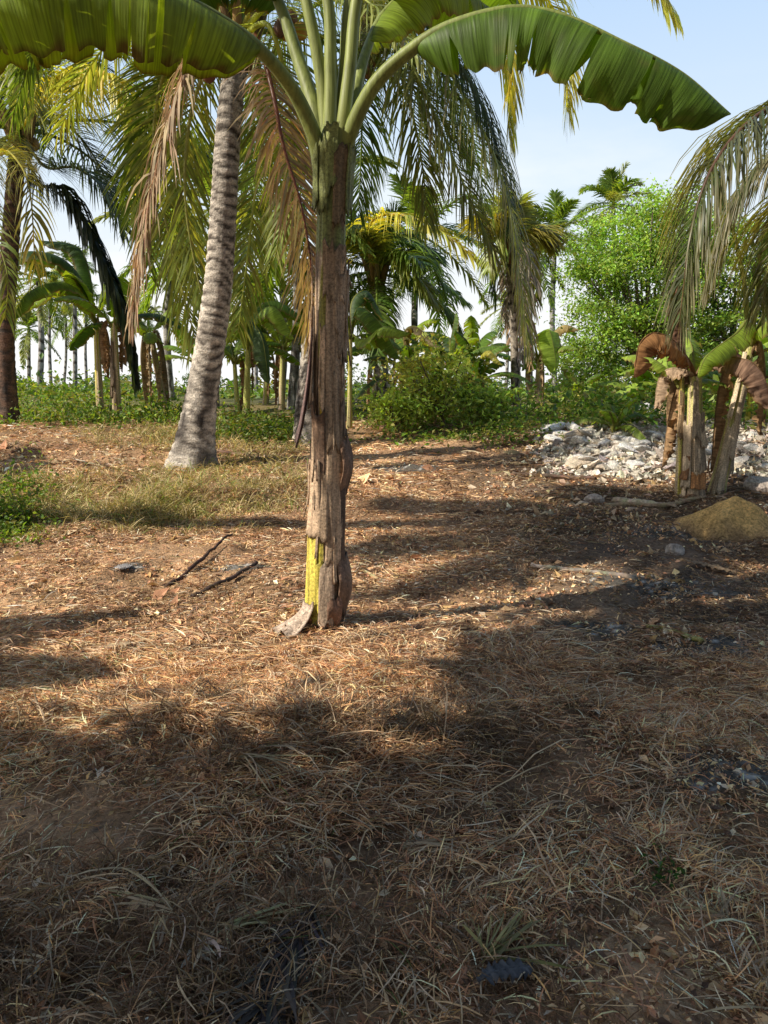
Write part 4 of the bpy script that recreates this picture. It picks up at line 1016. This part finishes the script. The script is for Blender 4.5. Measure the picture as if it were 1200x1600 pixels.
# central clump
for i, (px, py, Y, ty, nl, L, seed, lab) in enumerate((
    (640, 668, 16.0, 585, 7, 1.35, 71, 'banana plant at the left of the central clump with brownish leaves'),
    (700, 668, 16.5, 570, 8, 1.5, 72, 'banana plant in the middle of the central clump, one leaf upright'),
    (745, 672, 16.0, 590, 8, 1.3, 73, 'banana plant at the right of the central clump with drooping yellow leaf'),
    (670, 675, 15.0, 620, 6, 1.0, 74, 'short young banana plant at the front of the central clump'),
    (775, 676, 15.2, 640, 5, .8, 75, 'small banana sucker at the right foot of the central clump'))):
    b = gb(px, py, Y); t = P(px + 3, ty, Y)
    lv = []
    if seed == 72: lv = [(crom([t, P(703, 540, Y), P(708, 510, Y), P(712, 488, Y)], 40), dict(W=.13, colr=BG, f0=50, f1=70, t0=.2, tears=1)), (crom([t, P(715, 540, Y), P(730, 515, Y), P(745, 515, Y)], 40), dict(W=.16, colr=BGL, t0=.2))]
    if seed == 73: lv = [(crom([t, P(750, 560, Y), P(765, 548, Y - .3), P(785, 570, Y - .5)], 40), dict(W=.14, colr=YELLOW * .7, t0=.2))]
    if seed == 71: lv = [(crom([t, P(630, 525, Y), P(650, 510, Y), P(690, 545, Y - .4)], 40), dict(W=.17, colr=C(.17, .13, .05), t0=.2))]
    banana(lab, b, t, .07, nleaf=nl, L=L, W=.2, seed=seed, leaves=lv, dry=2, group='central banana clump', leafcols=(BG, BGL, BGD, OLIVE))
r = np.random.default_rng(77)
for k, (px, py, Y, h, w_, lab) in enumerate(((620, 690, 13.6, .65, .5, 'leafy green shrub at the left foot of the central clump'), (690, 690, 13.9, 1.15, .6, 'tall leafy shrub in front of the central clump'), (760, 694, 13.4, .6, .5, 'dark green shrub at the right foot of the central clump'), (655, 682, 14.4, 1.35, .5, 'pale green shrub among the central banana stems'))):
    b = gb(px, py, Y); broad_tree(lab, b, b + C(0, 0, h * .62), (w_, w_ * .8, h * .6), 46, 30, .10, (C(.34, .44, .09), C(.42, .5, .12), C(.26, .37, .08), C(.48, .5, .16))[k], 80 + k, spread=.2, trunk_r=.025, nlimb=12, name='shrub', bottom=-.9, shell=.3)
for o in bpy.data.objects:
    if o.name.startswith('shrub'): o['category'] = 'shrub'
# plant with light leaf and shaggy stem, right of the grey palm
b = gb(838, 658, 18.5); t = P(842, 560, 18.5)
def PL4(x, y, d=0.): return P(x, y, 18.5 + d)
lv = [(crom([t, PL4(845, 530, -.2), PL4(858, 515, -.4), PL4(868, 560, -.5), PL4(865, 585, -.5)], 40), dict(W=.36, colr=BGL * 1.35, t0=.1, f0=10, f1=50, tears=3)),
      (crom([t, PL4(855, 530, .2), PL4(880, 508, .3), PL4(905, 515, .3)], 40), dict(W=.22, colr=C(.42, .33, .14), t0=.2)),
      (crom([t, PL4(830, 520, 0), PL4(822, 530, 0), PL4(815, 580, 0)], 40), dict(W=.22, colr=BG, t0=.2))]
banana('banana plant with one broad pale green leaf, beside the grey shaggy palm', b, t, .085, nleaf=3, L=1.1, seed=91, leaves=lv, dry=6, drycol=C(.34, .25, .15), dryness=.8)
# right clump
bR = G(1068, 778); DR = bR[1]
def PR(x, y, d=0.): return P(x, y, DR + d)
grp = 'banana clump on the right'
b = gb(1060, 780, DR + .1); t = PR(1066, 590, .1)
banana('slim stem at the left of the right banana clump', b, t, .045, nleaf=3, L=.9, W=.17, seed=101, dry=1, group=grp, dryness=.55, yellow=.5, azs=[1.5, 2.4, .6])
b = gb(1084, 784, DR); t = PR(1086, 588)
DBR = C(.33, .17, .07)
lv = [(crom([t, PR(1078, 565, -.1), PR(1050, 530, -.3), PR(1020, 520, -.4), PR(998, 540, -.45), PR(990, 590, -.45)], 50), dict(W=.24, colr=DBR, t0=.12, mat=M_DRYLEAF, crinkle=.035, nw=9, nt=60, f0=40, f1=100, petc=DBR * .7, tears=8, gap=.4, label='orange brown dead leaf arching left', edge=DBR * .5)),
      (crom([t, PR(1076, 580, -.1), PR(1050, 575, .1), PR(1030, 590, .2), PR(1022, 640, .2)], 50), dict(W=.13, colr=C(.42, .30, .20), t0=.12, mat=M_DRYLEAF, crinkle=.035, nw=9, nt=60, f0=50, f1=120, petc=TAN, tears=4)),
      (crom([PR(1076, 600), PR(1072, 560, 0), PR(1066, 500, .0), PR(1062, 440, .0)], 50), dict(W=.14, colr=C(.16, .085, .055), t0=.05, mat=M_DRYLEAF, crinkle=.035, nw=9, nt=60, f0=60, f1=120, petc=BROWN * .6, tears=2, label='dark upright dead leaf')),
      (crom([t, PR(1120, 560, -.2), PR(1160, 560, -.4), PR(1190, 580, -.5), PR(1210, 640, -.5)], 50), dict(W=.22, colr=C(.26, .16, .11), t0=.12, mat=M_DRYLEAF, crinkle=.035, nw=9, nt=60, f0=35, f1=100, petc=BROWN, tears=4, label='brown dead leaf arching right')),
      (crom([t, PR(1105, 560, .1), PR(1140, 545, .3), PR(1200, 590, .3)], 50), dict(W=.16, colr=C(.2, .11, .07), t0=.15, mat=M_DRYLEAF, crinkle=.035, nw=9, nt=60, f0=35, f1=110, petc=BROWN))]
banana('thick brown stem with dead orange-brown leaves in the right banana clump', b, t, .105, nleaf=1, L=.9, W=.18, seed=102, leaves=lv, dry=1, group=grp, dryness=.85, yellow=.2, azs=[1.2])
b = gb(1118, 776, DR + .15); t = PR(1172, 540, .15)
lv = [(crom([t, PR(1168, 500, -.1), PR(1150, 520, -.3), PR(1105, 555, -.5), PR(1090, 590, -.5)], 50), dict(W=.2, colr=BGL, t0=.2, label='yellow green leaf lit from above')),
      (crom([t, PR(1180, 470, .1), PR(1190, 380, .2), PR(1215, 300, .3)], 50), dict(W=.2, colr=BG, t0=.5)),
      (crom([t, PR(1190, 510, -.2), PR(1230, 490, -.3), PR(1290, 540, -.4)], 50), dict(W=.24, colr=BGL * 1.2, t0=.2)),
      (crom([t, PR(1165, 440, .3), PR(1140, 330, .5), PR(1118, 255, .6), PR(1106, 215, .6)], 50), dict(W=.11, colr=BGD, t0=.55, f0=50, f1=60, tears=0, label='upright young dark green leaf'))]
banana('leaning yellow and pale banana stem in the right banana clump', b, t, .09, nleaf=2, L=1.2, W=.2, seed=103, leaves=lv, dry=2, group=grp, dryness=.55, yellow=.45, azs=[.4, -.4])
for i, (px, lab) in enumerate(((1168, 'left of two short yellow stems behind the right banana clump'), (1186, 'right of two short yellow stems behind the right banana clump'))):
    b = gb(px, 700, 12.5); t = P(px + 4, 600, 12.5)
    banana(lab, b, t, .06, nleaf=5, L=1.2, W=.2, seed=104 + i, dry=1, dryness=.3, yellow=.8, azs=[1.2, 2.2, .2, 3.0, 5.5])
def ragged(root, base, top, r0, r1, n, seed, colr):
    rr = np.random.default_rng(seed); ax = top - base; Ls = np.linalg.norm(ax)
    for k in range(n):
        z1 = rr.uniform(.25, .98); z0 = max(.0, z1 - rr.uniform(.2, .55)); a0 = rr.uniform(-2.4, 1.0); a1 = a0 + rr.uniform(.35, 1.3)
        U, PH = np.meshgrid(np.linspace(0, 1, 18), np.linspace(a0, a1, 9), indexing='ij'); o = rr.uniform(0, 60)
        zz = (z0 + .06 * (vn(PH * 8 + o, PH * 0, 1) - .5)) * (1 - U) + (z1 + .06 * (vn(PH * 8 + o, PH * 0, 5) - .5)) * U
        rad = (r0 + (r1 - r0) * zz) * (1.12 + .12 * fbm(PH * 4 + o, U * 3, 2, 3)) + rr.uniform(0, .05) * (1 - U) ** 2.5 + rr.uniform(0, .03) * U ** 4
        v = base + ax * zz[..., None] + rad[..., None] * np.stack([np.sin(PH), -np.cos(PH), 0 * PH], -1)
        c = colr * rr.uniform(.5, 1.3) * (.5 + fbm(PH * 9 + o, U * 1.5, 6, 4))[..., None]
        m = MB(); m.add(v, grid_q(18, 9), c.reshape(-1, 3)); ob = m.build('dry_sheath', M_SHEATH, root, base)
        ob.modifiers.new('thick', 'SOLIDIFY').thickness = .005
def root_at(frag): return [o for o in bpy.data.objects if o.get('label', '').find(frag) >= 0][0]
ragged(root_at('thick brown stem with dead'), gb(1084, 784, DR), PR(1086, 588), .105, .065, 6, 1, C(.52, .40, .27))
ragged(root_at('thick brown stem with dead'), gb(1084, 784, DR), gb(1084, 784, DR) + C(0, 0, .5), .112, .10, 4, 4, C(.38, .18, .07))
ragged(root_at('leaning yellow and pale'), gb(1118, 776, DR + .15), PR(1172, 540, .15), .09, .056, 5, 2, C(.5, .4, .28))
ragged(root_at('slim stem at the left'), gb(1060, 780, DR + .1), PR(1066, 590, .1), .045, .028, 4, 3, C(.36, .24, .13))
ragged(root_at('darker banana stem just right'), gb(183, 655, 16.0), P(178, 505, 16.0), .10, .062, 6, 5, C(.26, .18, .11))
# sapling
b = gb(958, 702, 12.0); t = P(962, 660, 12.0)
banana('small banana sapling in front of the rubble', b, t, .035, nleaf=6, L=.75, W=.14, seed=106, dry=0, dryness=.2, leafcols=(BGL, BG))
# leafy bananas behind the rubble
for i, (px, py, Y, ty, L, lab) in enumerate(((905, 645, 20, 610, 1.1, 'low banana plant at the left end behind the rubble'), (1010, 650, 19.0, 620, 1.3, 'low banana plant behind the white block'), (1045, 650, 18.5, 600, 1.5, 'broad-leaved banana plant behind the tan boulder'), (1110, 650, 18.5, 600, 1.5, 'broad-leaved banana plant seen between the right clump stems'), (1215, 650, 17.5, 560, 1.8, 'banana plant at the right edge behind the clump'))):
    b = gb(px, py, Y); t = P(px, ty, Y)
    banana(lab, b, t, .07, nleaf=8, L=L, W=.28, seed=110 + i, dry=1, dryness=.4, leafcols=(BGL, BGL * 1.2, BG), group='banana plants behind the rubble bank')

# ================================================================== BROADLEAF TREES
b = gb(1000, 640, 24.0); c = P(1015, 470, 24.0)
broad_tree('bright green feathery tree rising behind the rubble bank', b, c, (2.6, 2.2, 2.9), 230, 110, .115, C(.27, .40, .075), 201, spread=.34, trunk_r=.16, nlimb=40, bottom=-.97, shell=.25, lobes=((P(1060, 370, 24.0), (1.5, 1.4, 1.5), 80), (P(930, 400, 24.0), (1.1, 1.1, 1.1), 45), (P(915, 560, 23.5), (1.0, 1.0, 1.1), 45)))
b = gb(1150, 640, 26.0); c = P(1140, 480, 26.0)
broad_tree('darker green tree behind the right banana clump', b, c, (2.0, 2.0, 2.6), 130, 70, .16, C(.09, .17, .03), 202, spread=.36, trunk_r=.14, nlimb=20, bottom=-.95)
r = np.random.default_rng(210)
# far tree line
mb = MB(); cs = []
for k in range(90):
    x = -95 + k * 2.2 + r.uniform(-1, 1); y = r.uniform(85, 120); hgt = r.uniform(.8, 2.6) * (1.6 if r.uniform() < .15 else 1)
    d = nrm(r.normal(0, 1, (200, 3))) * r.uniform(.5, 1, (200, 1)) * C(2.0, 1.6, hgt * .6)
    p = d + C(x, y, 1.3 + hgt * .5)
    leaves(mb, p, .55 * r.uniform(.6, 1.3, 200), jit(C(.10, .15, .06), 200, .25, r) * r.uniform(.8, 1.3), r)
tag(mb.build('tree_line', M_LEAF, smooth=False), 'low hazy tree line along the horizon', 'trees', kind='stuff')

# unseen trees placed out of frame to shade the ground and block sky light
b = C(-5.6, -.2, hz(-5.6, -.2))
broad_tree('dense shade tree left of the viewpoint, outside the picture', b, C(-4.8, -1.05, 4.6), (3.8, 1.7, 1.3), 215, 95, .25, C(.05, .10, .03), 221, spread=.34, trunk_r=.2, nlimb=18, bottom=-1, shell=.1,
           lobes=((C(-3.0, 1.7, 5.0), (1.8, .75, .45), 300), (C(-6.7, .25, 4.5), (1.7, .6, .5), 80),))
b = C(1.5, -4.2, hz(1.5, -4.2))
broad_tree('wide unseen shade tree added behind the viewpoint', b, C(.5, -3.2, 5.2), (4.6, 2.6, 1.6), 110, 60, .3, C(.05, .10, .03), 222, spread=.5, trunk_r=.2, nlimb=18, bottom=-1, shell=.1)
b = C(5.4, .2, hz(5.4, .2))
broad_tree('broad unseen shade tree added right of the viewpoint, outside the picture', b, C(5.2, .4, 4.6), (2.6, 2.2, 1.5), 130, 60, .28, C(.05, .10, .03), 223, spread=.45, trunk_r=.18, nlimb=14, bottom=-1, shell=.1)
b = C(-5.9, 3.1, hz(-5.9, 3.1))
banana('banana plant outside the picture on the left', b, b + C(.1, 0, 2.4), .11, nleaf=8, L=1.7, W=.32, seed=231, dry=2)
b = C(-8.0, 7.4, hz(-8.0, 7.4)); k = C(-5.5, 4.7, 7.3)
palm('tall coconut palm outside the picture on the left', b, crom([b - C(0, 0, .1), (b + k) / 2 + C(.15, 0, 0), k], 50), .2, .14, (), auto=15, seed=241, L=2.1, autoE=(70, -35), leafL=.9, width=.05)
b = C(-7.6, 9.2, hz(-7.6, 9.2))
banana('banana plant outside the picture far left', b, b + C(.1, 0, 2.0), .11, nleaf=9, L=1.7, W=.32, seed=232, dry=2)

# ================================================================== RUBBLE BANK
r = np.random.default_rng(301)
def rock_mesh(seed, c, bx=(1, 1, .7)):
    rr = np.random.default_rng(seed); mb = MB()
    ns, nr = 12, 9
    ph = np.linspace(-PI / 2, PI / 2, nr); th = np.linspace(0, 2 * PI, ns, endpoint=False); PH, TH = np.meshgrid(ph, th, indexing='ij')
    d = np.stack([np.cos(PH) * np.cos(TH), np.cos(PH) * np.sin(TH), np.sin(PH)], -1)
    rad = np.ones(PH.shape) * .5
    for k in range(9):                        # facet planes cut the ball
        n_ = nrm(rr.normal(0, 1, 3)); h = rr.uniform(.27, .42)
        dn = d @ n_; rad = np.where(dn > 1e-3, np.minimum(rad, h / np.maximum(dn, 1e-3)), rad)
    v = d * rad[..., None] * np.asarray(bx)
    i, j = np.meshgrid(np.arange(nr - 1), np.arange(ns), indexing='ij'); j2 = (j + 1) % ns
    q = np.stack([i * ns + j, i * ns + j2, (i + 1) * ns + j2, (i + 1) * ns + j], -1)
    mb.add(v, q, jit(c, v.size // 3, .05, rr)); return mb
protos = []
for k in range(8):
    cc = [C(.86, .81, .73), C(.80, .72, .61), C(.90, .86, .80), C(.68, .57, .44)][k % 4]
    o = rock_mesh(310 + k, cc, (1, .8, .6)).build('rock', M_ROCK, smooth=False); protos.append(o)
cnt = 0
def put_rock(p, s, k, first):
    o = protos[k] if first else protos[k].copy()
    if not first: col.objects.link(o)
    o.location = (p[0], p[1], p[2] + s * .12); o.scale = (s * r.uniform(.8, 1.3), s * r.uniform(.8, 1.2), s * r.uniform(.4, .8))
    o.rotation_euler = (r.uniform(-.4, .4), r.uniform(-.4, .4), r.uniform(0, 6.28))
    tag(o, 'pale angular limestone lump in the rubble bank', 'rock', 'limestone rubble bank')
used = set()
for k in range(210):
    px = r.uniform(855, 1280) if k % 3 else r.uniform(855, 1010); py = 664 + (r.uniform(0, 1) ** .8) * 72
    if px < 900 and py > 700: continue
    p = G(px, py); kk = int(r.integers(0, 8))
    put_rock(p, .14 + .30 * r.uniform() ** 2.2, kk, kk not in used); used.add(kk)
mb = rock_mesh(351, C(.72, .70, .66), (.62, .5, .62)); p = gb(1000, 664, 14.8)
o = mb.build('rock', M_ROCK, smooth=False); o.location = p + C(0, 0, .14); tag(o, 'white block sitting on top of the rubble bank', 'rock')
mb = rock_mesh(352, C(.42, .30, .17), (1.05, .8, .6)); p = gb(1036, 668, 14.9)
o = mb.build('rock', M_ROCK, smooth=False); o.location = p + C(0, 0, .08); tag(o, 'rounded tan boulder behind the right banana clump', 'rock')
for (px, py, s, lab) in ((928, 787, .16, 'pinkish stone at the end of the fallen stalk'), (1192, 768, .3, 'white stone at the right edge below the clump'), (1052, 866, .13, 'grey stone lying in the shade below the ash')):
    p = G(px, py); mb = rock_mesh(int(px), C(.5, .42, .36), (s * 1.5, s * 1.1, s)); o = mb.build('rock', M_ROCK, smooth=False); o.location = p + C(0, 0, s * .2); tag(o, lab, 'rock')
# gravel between the lumps
n = 5200; px = r.uniform(850, 1290, n); py = 664 + r.uniform(0, 1, n) * 82
pts = np.array([G(a, b) for a, b in zip(px[:900], py[:900])]); ii = r.integers(0, 900, n)
pts = pts[ii] + np.concatenate([r.normal(0, .16, (n, 2)), np.zeros((n, 1))], 1); pts[:, 2] = H(pts[:, 0], pts[:, 1]) + .015
mb = MB(); leaves(mb, pts, .09 * np.exp(r.normal(0, .4, n)), jit(C(.74, .67, .57), n, .12, r), r, up=.4, asp=.8, fold=.25)
tag(mb.build('gravel', M_ROCK, smooth=False), 'pale chips and dry scraps between the rubble lumps', 'gravel', kind='stuff')
# pale dry leaf scraps on the bare ground before the rubble
pts = np.array([G(a, b) for a, b in zip(r.uniform(780, 1260, 420), 690 + 130 * r.uniform(0, 1, 420) ** 1.3)] + [G(a, b) for a, b in zip(r.uniform(-40, 480, 260), r.uniform(672, 760, 260))])
pts = np.repeat(pts, 3, 0) + np.concatenate([r.normal(0, .15, (len(pts) * 3, 2)), np.zeros((len(pts) * 3, 1))], 1); pts[:, 2] = H(pts[:, 0], pts[:, 1]) + .02
mb = MB(); leaves(mb, pts, .065 * np.exp(r.normal(0, .5, len(pts))), jit(C(.44, .34, .23), len(pts), .16, r), r, up=.7, asp=.3, fold=.2)
tag(mb.build('leaf_litter', M_STRAW, smooth=False), 'pale dry leaf scraps lying before the rubble bank and by the leaning palm', 'leaf litter', kind='stuff')
# soil mound
p = G(1152, 836); mb = MB(); nr_, ns_ = 40, 72
rr_ = np.linspace(0, 1, nr_); th = np.linspace(0, 2 * PI, ns_ + 1); RR, TH = np.meshgrid(rr_, th, indexing='ij')
edge = 1 + .35 * (fbm(np.cos(TH) * 1.8 + 4, np.sin(TH) * 1.8, 15, 3) - .5) * 2
mx = p[0] + np.cos(TH) * RR * .50 * edge; my = p[1] + .1 + np.sin(TH) * RR * .42 * edge
mz = H(mx, my) - .02 + .33 * np.clip(1 - RR ** 1.1, 0, 1) * (.7 + .7 * fbm(mx * 3, my * 3, 7, 3)) + .05 * (fbm(mx * 9, my * 9, 8, 4) - .4)
ek = np.clip((RR - .55 + .5 * (fbm(mx * 6, my * 6, 9, 3) - .5)) / .4, 0, 1)[..., None]
mc = C(.76, .48, .18) * (1 - ek) + C(.30, .19, .10) * ek
mb.add(np.stack([mx, my, mz], -1), grid_q(nr_, ns_ + 1), mc.reshape(-1, 3))
o = mb.build('soil_mound', M_SOIL, None, p); tag(o, 'mound of ochre brown earth in front of the right banana clump', 'soil mound')

# ================================================================== STICKS, STALKS, FALLEN LEAVES
def stick(name, label, cat, pts, r0, r1, colr, lift=.02, grp=None, mat=None, flat=1., seed=1, ends=(0, 0)):
    rr = np.random.default_rng(seed)
    g_ = [G(*q) for q in pts]; p = crom(g_, 26) if len(g_) > 2 else np.linspace(g_[0], g_[1], 26)
    p = p.copy(); p[:, 2] = np.maximum(np.linspace(p[0, 2], p[-1, 2], 26), H(p[:, 0], p[:, 1]) + r0 * .6) + np.linspace(ends[0], ends[1], 26)
    p[:, :2] += np.cumsum(rr.normal(0, .004, (26, 2)), 0); p[:, 2] += rr.normal(0, .002, 26)
    mb = MB(); tube(mb, p, np.linspace(r0, r1, 26) * (1 + rr.normal(0, .08, 26)), jit(colr, 26, .18, rr), 8, flat)
    o = mb.build(name, mat or M_WOOD, None, p[0]); return tag(o, label, cat, grp)
stick('stick', 'dark stick propped at a slant, left of its neighbour', 'stick', [(259, 920), (310, 884), (363, 847)], .018, .010, C(.07, .04, .03), seed=1, ends=(0, .06))
stick('stick', 'dark stick lying between slanted stick and banana foot', 'stick', [(300, 934), (350, 912), (400, 887)], .020, .014, C(.075, .05, .04), seed=2, ends=(.0, .03))
stick('stick', 'thin brown stick reaching towards the banana foot', 'stick', [(402, 888), (440, 905), (478, 918)], .010, .007, C(.14, .085, .05), seed=3)
stick('stick', 'pale straw-coloured stick right of the banana foot', 'stick', [(548, 888), (575, 898), (600, 908)], .016, .012, C(.45, .34, .19), seed=4)
stick('stalk', 'long grey stalk lying across the ash on the right', 'stalk', [(830, 884), (900, 892), (1000, 906)], .016, .022, C(.26, .22, .18), seed=5)
stick('stalk', 'pale fallen stalk left of the right banana clump', 'stalk', [(962, 786), (1000, 790), (1040, 796)], .06, .05, C(.50, .40, .28), seed=6, flat=.6)
stick('stalk', 'thin pole lying at the feet of the right banana clump', 'stalk', [(945, 793), (1050, 793), (1150, 772)], .03, .02, C(.34, .24, .15), seed=7)
stick('stalk', 'pale torn stalk lying right of the soil mound', 'stalk', [(1145, 790), (1175, 800), (1215, 815)], .045, .03, C(.46, .38, .28), seed=8, flat=.5)
stick('stalk', 'yellow green stalk lying in the shade on the right', 'stalk', [(1010, 980), (1060, 992), (1112, 1006)], .012, .016, C(.30, .27, .08), seed=9, mat=M_GREENSTEM)
stick('stick', 'brown stick lying across the sunlit mulch on the left', 'stick', [(122, 987), (160, 985), (200, 984)], .012, .012, C(.16, .10, .06), seed=10)
stick('stick', 'thin pale stalk in the dark foreground below the mulch heap', 'stick', [(450, 1385), (520, 1395), (590, 1425)], .004, .003, C(.36, .29, .20), seed=11)
stick('stick', 'short tan straw stub in the foreground centre', 'stick', [(694, 1435), (696, 1470), (697, 1495)], .007, .006, C(.34, .22, .11), seed=12)
stick('stick', 'whitish bare twig at the lower left', 'stick', [(40, 1532), (52, 1500), (60, 1462)], .006, .004, C(.55, .48, .36), seed=13, ends=(0, .03))
stick('stick', 'long dark twig lying behind the sapling on the right', 'stick', [(800, 742), (870, 748), (930, 750)], .03, .02, C(.11, .07, .05), seed=14)
stick('stick', 'brown branch lying right of the leaning palm', 'stick', [(340, 706), (390, 716), (440, 726)], .03, .02, C(.20, .13, .09), seed=15)
stick('stick', 'brown twig on the mulch below the fallen pale stalk', 'stick', [(865, 805), (920, 812), (975, 818)], .014, .010, C(.13, .08, .05), seed=16)

# straw bundles: pale split leaves lying in the foreground
def straws(label, px, py, n, ln, yaw0, spread, colr, seed, wd=.006):
    rr = np.random.default_rng(seed); p = G(px, py); mb = MB()
    pos = np.tile(p, (n, 1)) + rr.normal(0, .012, (n, 3)) * C(1, 1, .3) + C(0, 0, .025)
    yaw = yaw0 + rr.normal(0, spread, n); pit = rr.uniform(.0, .35, n)
    blades(mb, pos, yaw, pit, ln * rr.uniform(.5, 1.1, n), wd * rr.uniform(.6, 1.4, n), pit * 2.1, jit(colr, n, .15, rr), K=5, curl=rr.normal(0, .35, n), r=rr)
    o = mb.build('straw_bunch', M_STRAW, None, p); tag(o, label, 'straw')
straws('bunch of pale green straw leaves fanning right, lower left of centre', 362, 1462, 16, .28, .3, .22, C(.42, .38, .20), 1, .008)
straws('pale forked straw at the lower left', 270, 1432, 7, .26, 2.75, .25, C(.52, .42, .26), 2, .006)
straws('pale straw blades pointing down beside the dead frond', 262, 1440, 6, .2, -1.5, .25, C(.50, .40, .25), 3, .006)
straws('small pale straw tuft in the shaded centre', 632, 1335, 14, .2, .15, .5, C(.42, .34, .22), 4, .007)
straws('dull straw spray on the heap below the banana plant', 380, 1190, 24, .38, -.55, .35, C(.34, .27, .17), 5, .005)
straws('whitish straw star at the lower left', 312, 1490, 9, .1, -1.2, .6, C(.55, .45, .36), 6, .009)
straws('olive grass bunch in the foreground right of the dead frond', 765, 1510, 26, .2, .9, .6, C(.25, .22, .09), 7, .006)
straws('tan grass wisp near the lower right corner', 1125, 1440, 16, .16, 1.4, .7, C(.36, .28, .16), 8, .005)
# little green weed
rr = np.random.default_rng(5); p = G(1035, 1370); mb = MB()
q = p + rr.normal(0, .04, (70, 3)) * C(1, 1, .4) + C(0, 0, .025)
leaves(mb, q, .022 * rr.uniform(.6, 1.4, 70), jit(C(.05, .12, .025), 70, .25, rr), rr)
tag(mb.build('weed', M_LEAF, None, p, smooth=False), 'single small green weed in the dark foreground on the right', 'weed', kind='stuff')
# dead palm frond lying in the foreground
p = [G(490, 1432), G(455, 1500), G(420, 1570), G(395, 1640)]
p = [a + C(0, 0, .022) for a in p]
mb = frond(crom(p, 40), np.random.default_rng(8), L=.26, npair=36, g=.16, beta=38, colr=C(.085, .07, .066), tipc=C(.16, .13, .11), width=.014, lift=.0, start=.02, rad=.010, rachis=C(.07, .05, .045))
tag(mb.build('fallen_frond', M_DRYPALM, None, p[0]), 'dead dark grey palm frond lying at the bottom edge', 'palm frond')
# grey leaf piece
def ground_leaf(label, a, b, W, colr, seed):
    a = G(*a) + C(0, 0, .03); b = G(*b) + C(0, 0, .03); rr = np.random.default_rng(seed)
    m, pm = bleaf(bez(a, (a + b) / 2 + C(0, 0, .02), b, 30), rr, W=W, t0=.05, f0=-8, f1=25, tears=2, colr=colr, pet=.006, petc=colr, nt=20, nw=5, edge=colr * .7)
    m.add(np.concatenate(pm.v), np.concatenate(pm.q), np.concatenate(pm.c))
    tag(m.build('fallen_leaf', M_DRYLEAF, None, a), label, 'leaf')
ground_leaf('grey dead leaf lying near the bottom edge, right of centre', (745, 1548), (832, 1528), .035, C(.14, .135, .14), 1)
ground_leaf('pale brown dead leaf on the sunlit ground, left', (160, 1018), (205, 1014), .05, C(.45, .34, .22), 2)
ground_leaf('grey leaf scrap lying left of the sticks', (178, 893), (206, 890), .07, C(.38, .36, .36), 3)
ground_leaf('bleached leaf strip lying behind the sapling', (820, 723), (880, 716), .10, C(.5, .42, .32), 4)
ground_leaf('brown leaf strip lying between ash and mound', (1065, 880), (1150, 900), .05, C(.3, .21, .13), 5)

# ================================================================== LIGHT, SKY, CAMERA
EL, AZB = R(40), R(20)
s = C(-math.cos(EL) * math.cos(AZB), -math.cos(EL) * math.sin(AZB), math.sin(EL))
sun = bpy.data.lights.new('sun', 'SUN'); sun.energy = 6.6; sun.angle = R(.6); sun.color = (1, .92, .77)
so = bpy.data.objects.new('sun', sun); col.objects.link(so)
from mathutils import Vector
so.rotation_euler = Vector(-s).to_track_quat('-Z', 'Y').to_euler()
w = bpy.data.worlds.new('World'); sc.world = w; w.use_nodes = True
nt = w.node_tree; nt.nodes.clear()
out = nt.nodes.new('ShaderNodeOutputWorld'); bg = nt.nodes.new('ShaderNodeBackground')
sky = nt.nodes.new('ShaderNodeTexSky'); sky.sky_type = 'NISHITA'; sky.sun_disc = False
sky.sun_elevation = EL; sky.sun_rotation = math.atan2(s[0], s[1]) % (2 * PI); sky.air_density = 1.0; sky.dust_density = 1.2
tc = nt.nodes.new('ShaderNodeTexCoord'); sep = nt.nodes.new('ShaderNodeSeparateXYZ'); nt.links.new(tc.outputs['Generated'], sep.inputs[0])
mp = N(nt, 'ShaderNodeMapping'); mp.inputs['Scale'].default_value = (1, 1, 2.6); nt.links.new(tc.outputs['Generated'], mp.inputs[0])
cn = N(nt, 'ShaderNodeTexNoise', Scale=2.6, Detail=6.0, Roughness=.55); nt.links.new(mp.outputs[0], cn.inputs['Vector'])
north = ramp(nt, sep.outputs['Y'], [(.0, .0), (.45, 1.0)])
hazec = ramp(nt, sep.outputs['Z'], [(.0, (1, 1, 1)), (.10, (.97, .99, 1)), (.24, (.74, .87, 1)), (.42, (.52, .71, .97)), (.62, (.30, .50, .85))])
haze10 = N(nt, 'ShaderNodeVectorMath', operation='SCALE'); nt.links.new(hazec, haze10.inputs[0]); haze10.inputs['Scale'].default_value = 7.9
# hazy veil in front of the blue, thickest over the open land ahead
veil = N(nt, 'ShaderNodeMix', data_type='RGBA'); nt.links.new(north, veil.inputs[0]); nt.links.new(sky.outputs[0], veil.inputs[6]); nt.links.new(haze10.outputs[0], veil.inputs[7])
clo = ramp(nt, cn.outputs[0], [(.50, .0), (.66, 1.0)])
lowc = ramp(nt, sep.outputs['Z'], [(.0, 1.0), (.18, .8), (.34, .0)])
mixc = N(nt, 'ShaderNodeMix', data_type='RGBA'); nt.links.new(mult(nt, mult(nt, lowc, clo), north), mixc.inputs[0]); nt.links.new(veil.outputs[2], mixc.inputs[6]); mixc.inputs[7].default_value = (8.4, 8.4, 8.4, 1)
nt.links.new(mixc.outputs[2], bg.inputs[0]); bg.inputs[1].default_value = .13
nt.links.new(bg.outputs[0], out.inputs[0])

cam = bpy.data.cameras.new('camera'); co = bpy.data.objects.new('camera', cam); col.objects.link(co)
cam.sensor_fit = 'VERTICAL'; cam.sensor_height = 36; cam.sensor_width = 27; cam.lens = F / 1600 * 36
cam.clip_end = 3000; cam.clip_start = .05
co.location = CAM; co.rotation_euler = (PI / 2 - PITCH, 0, 0)
sc.camera = co
sc.view_settings.view_transform = 'Standard'; sc.view_settings.look = 'None'; sc.view_settings.exposure = 0
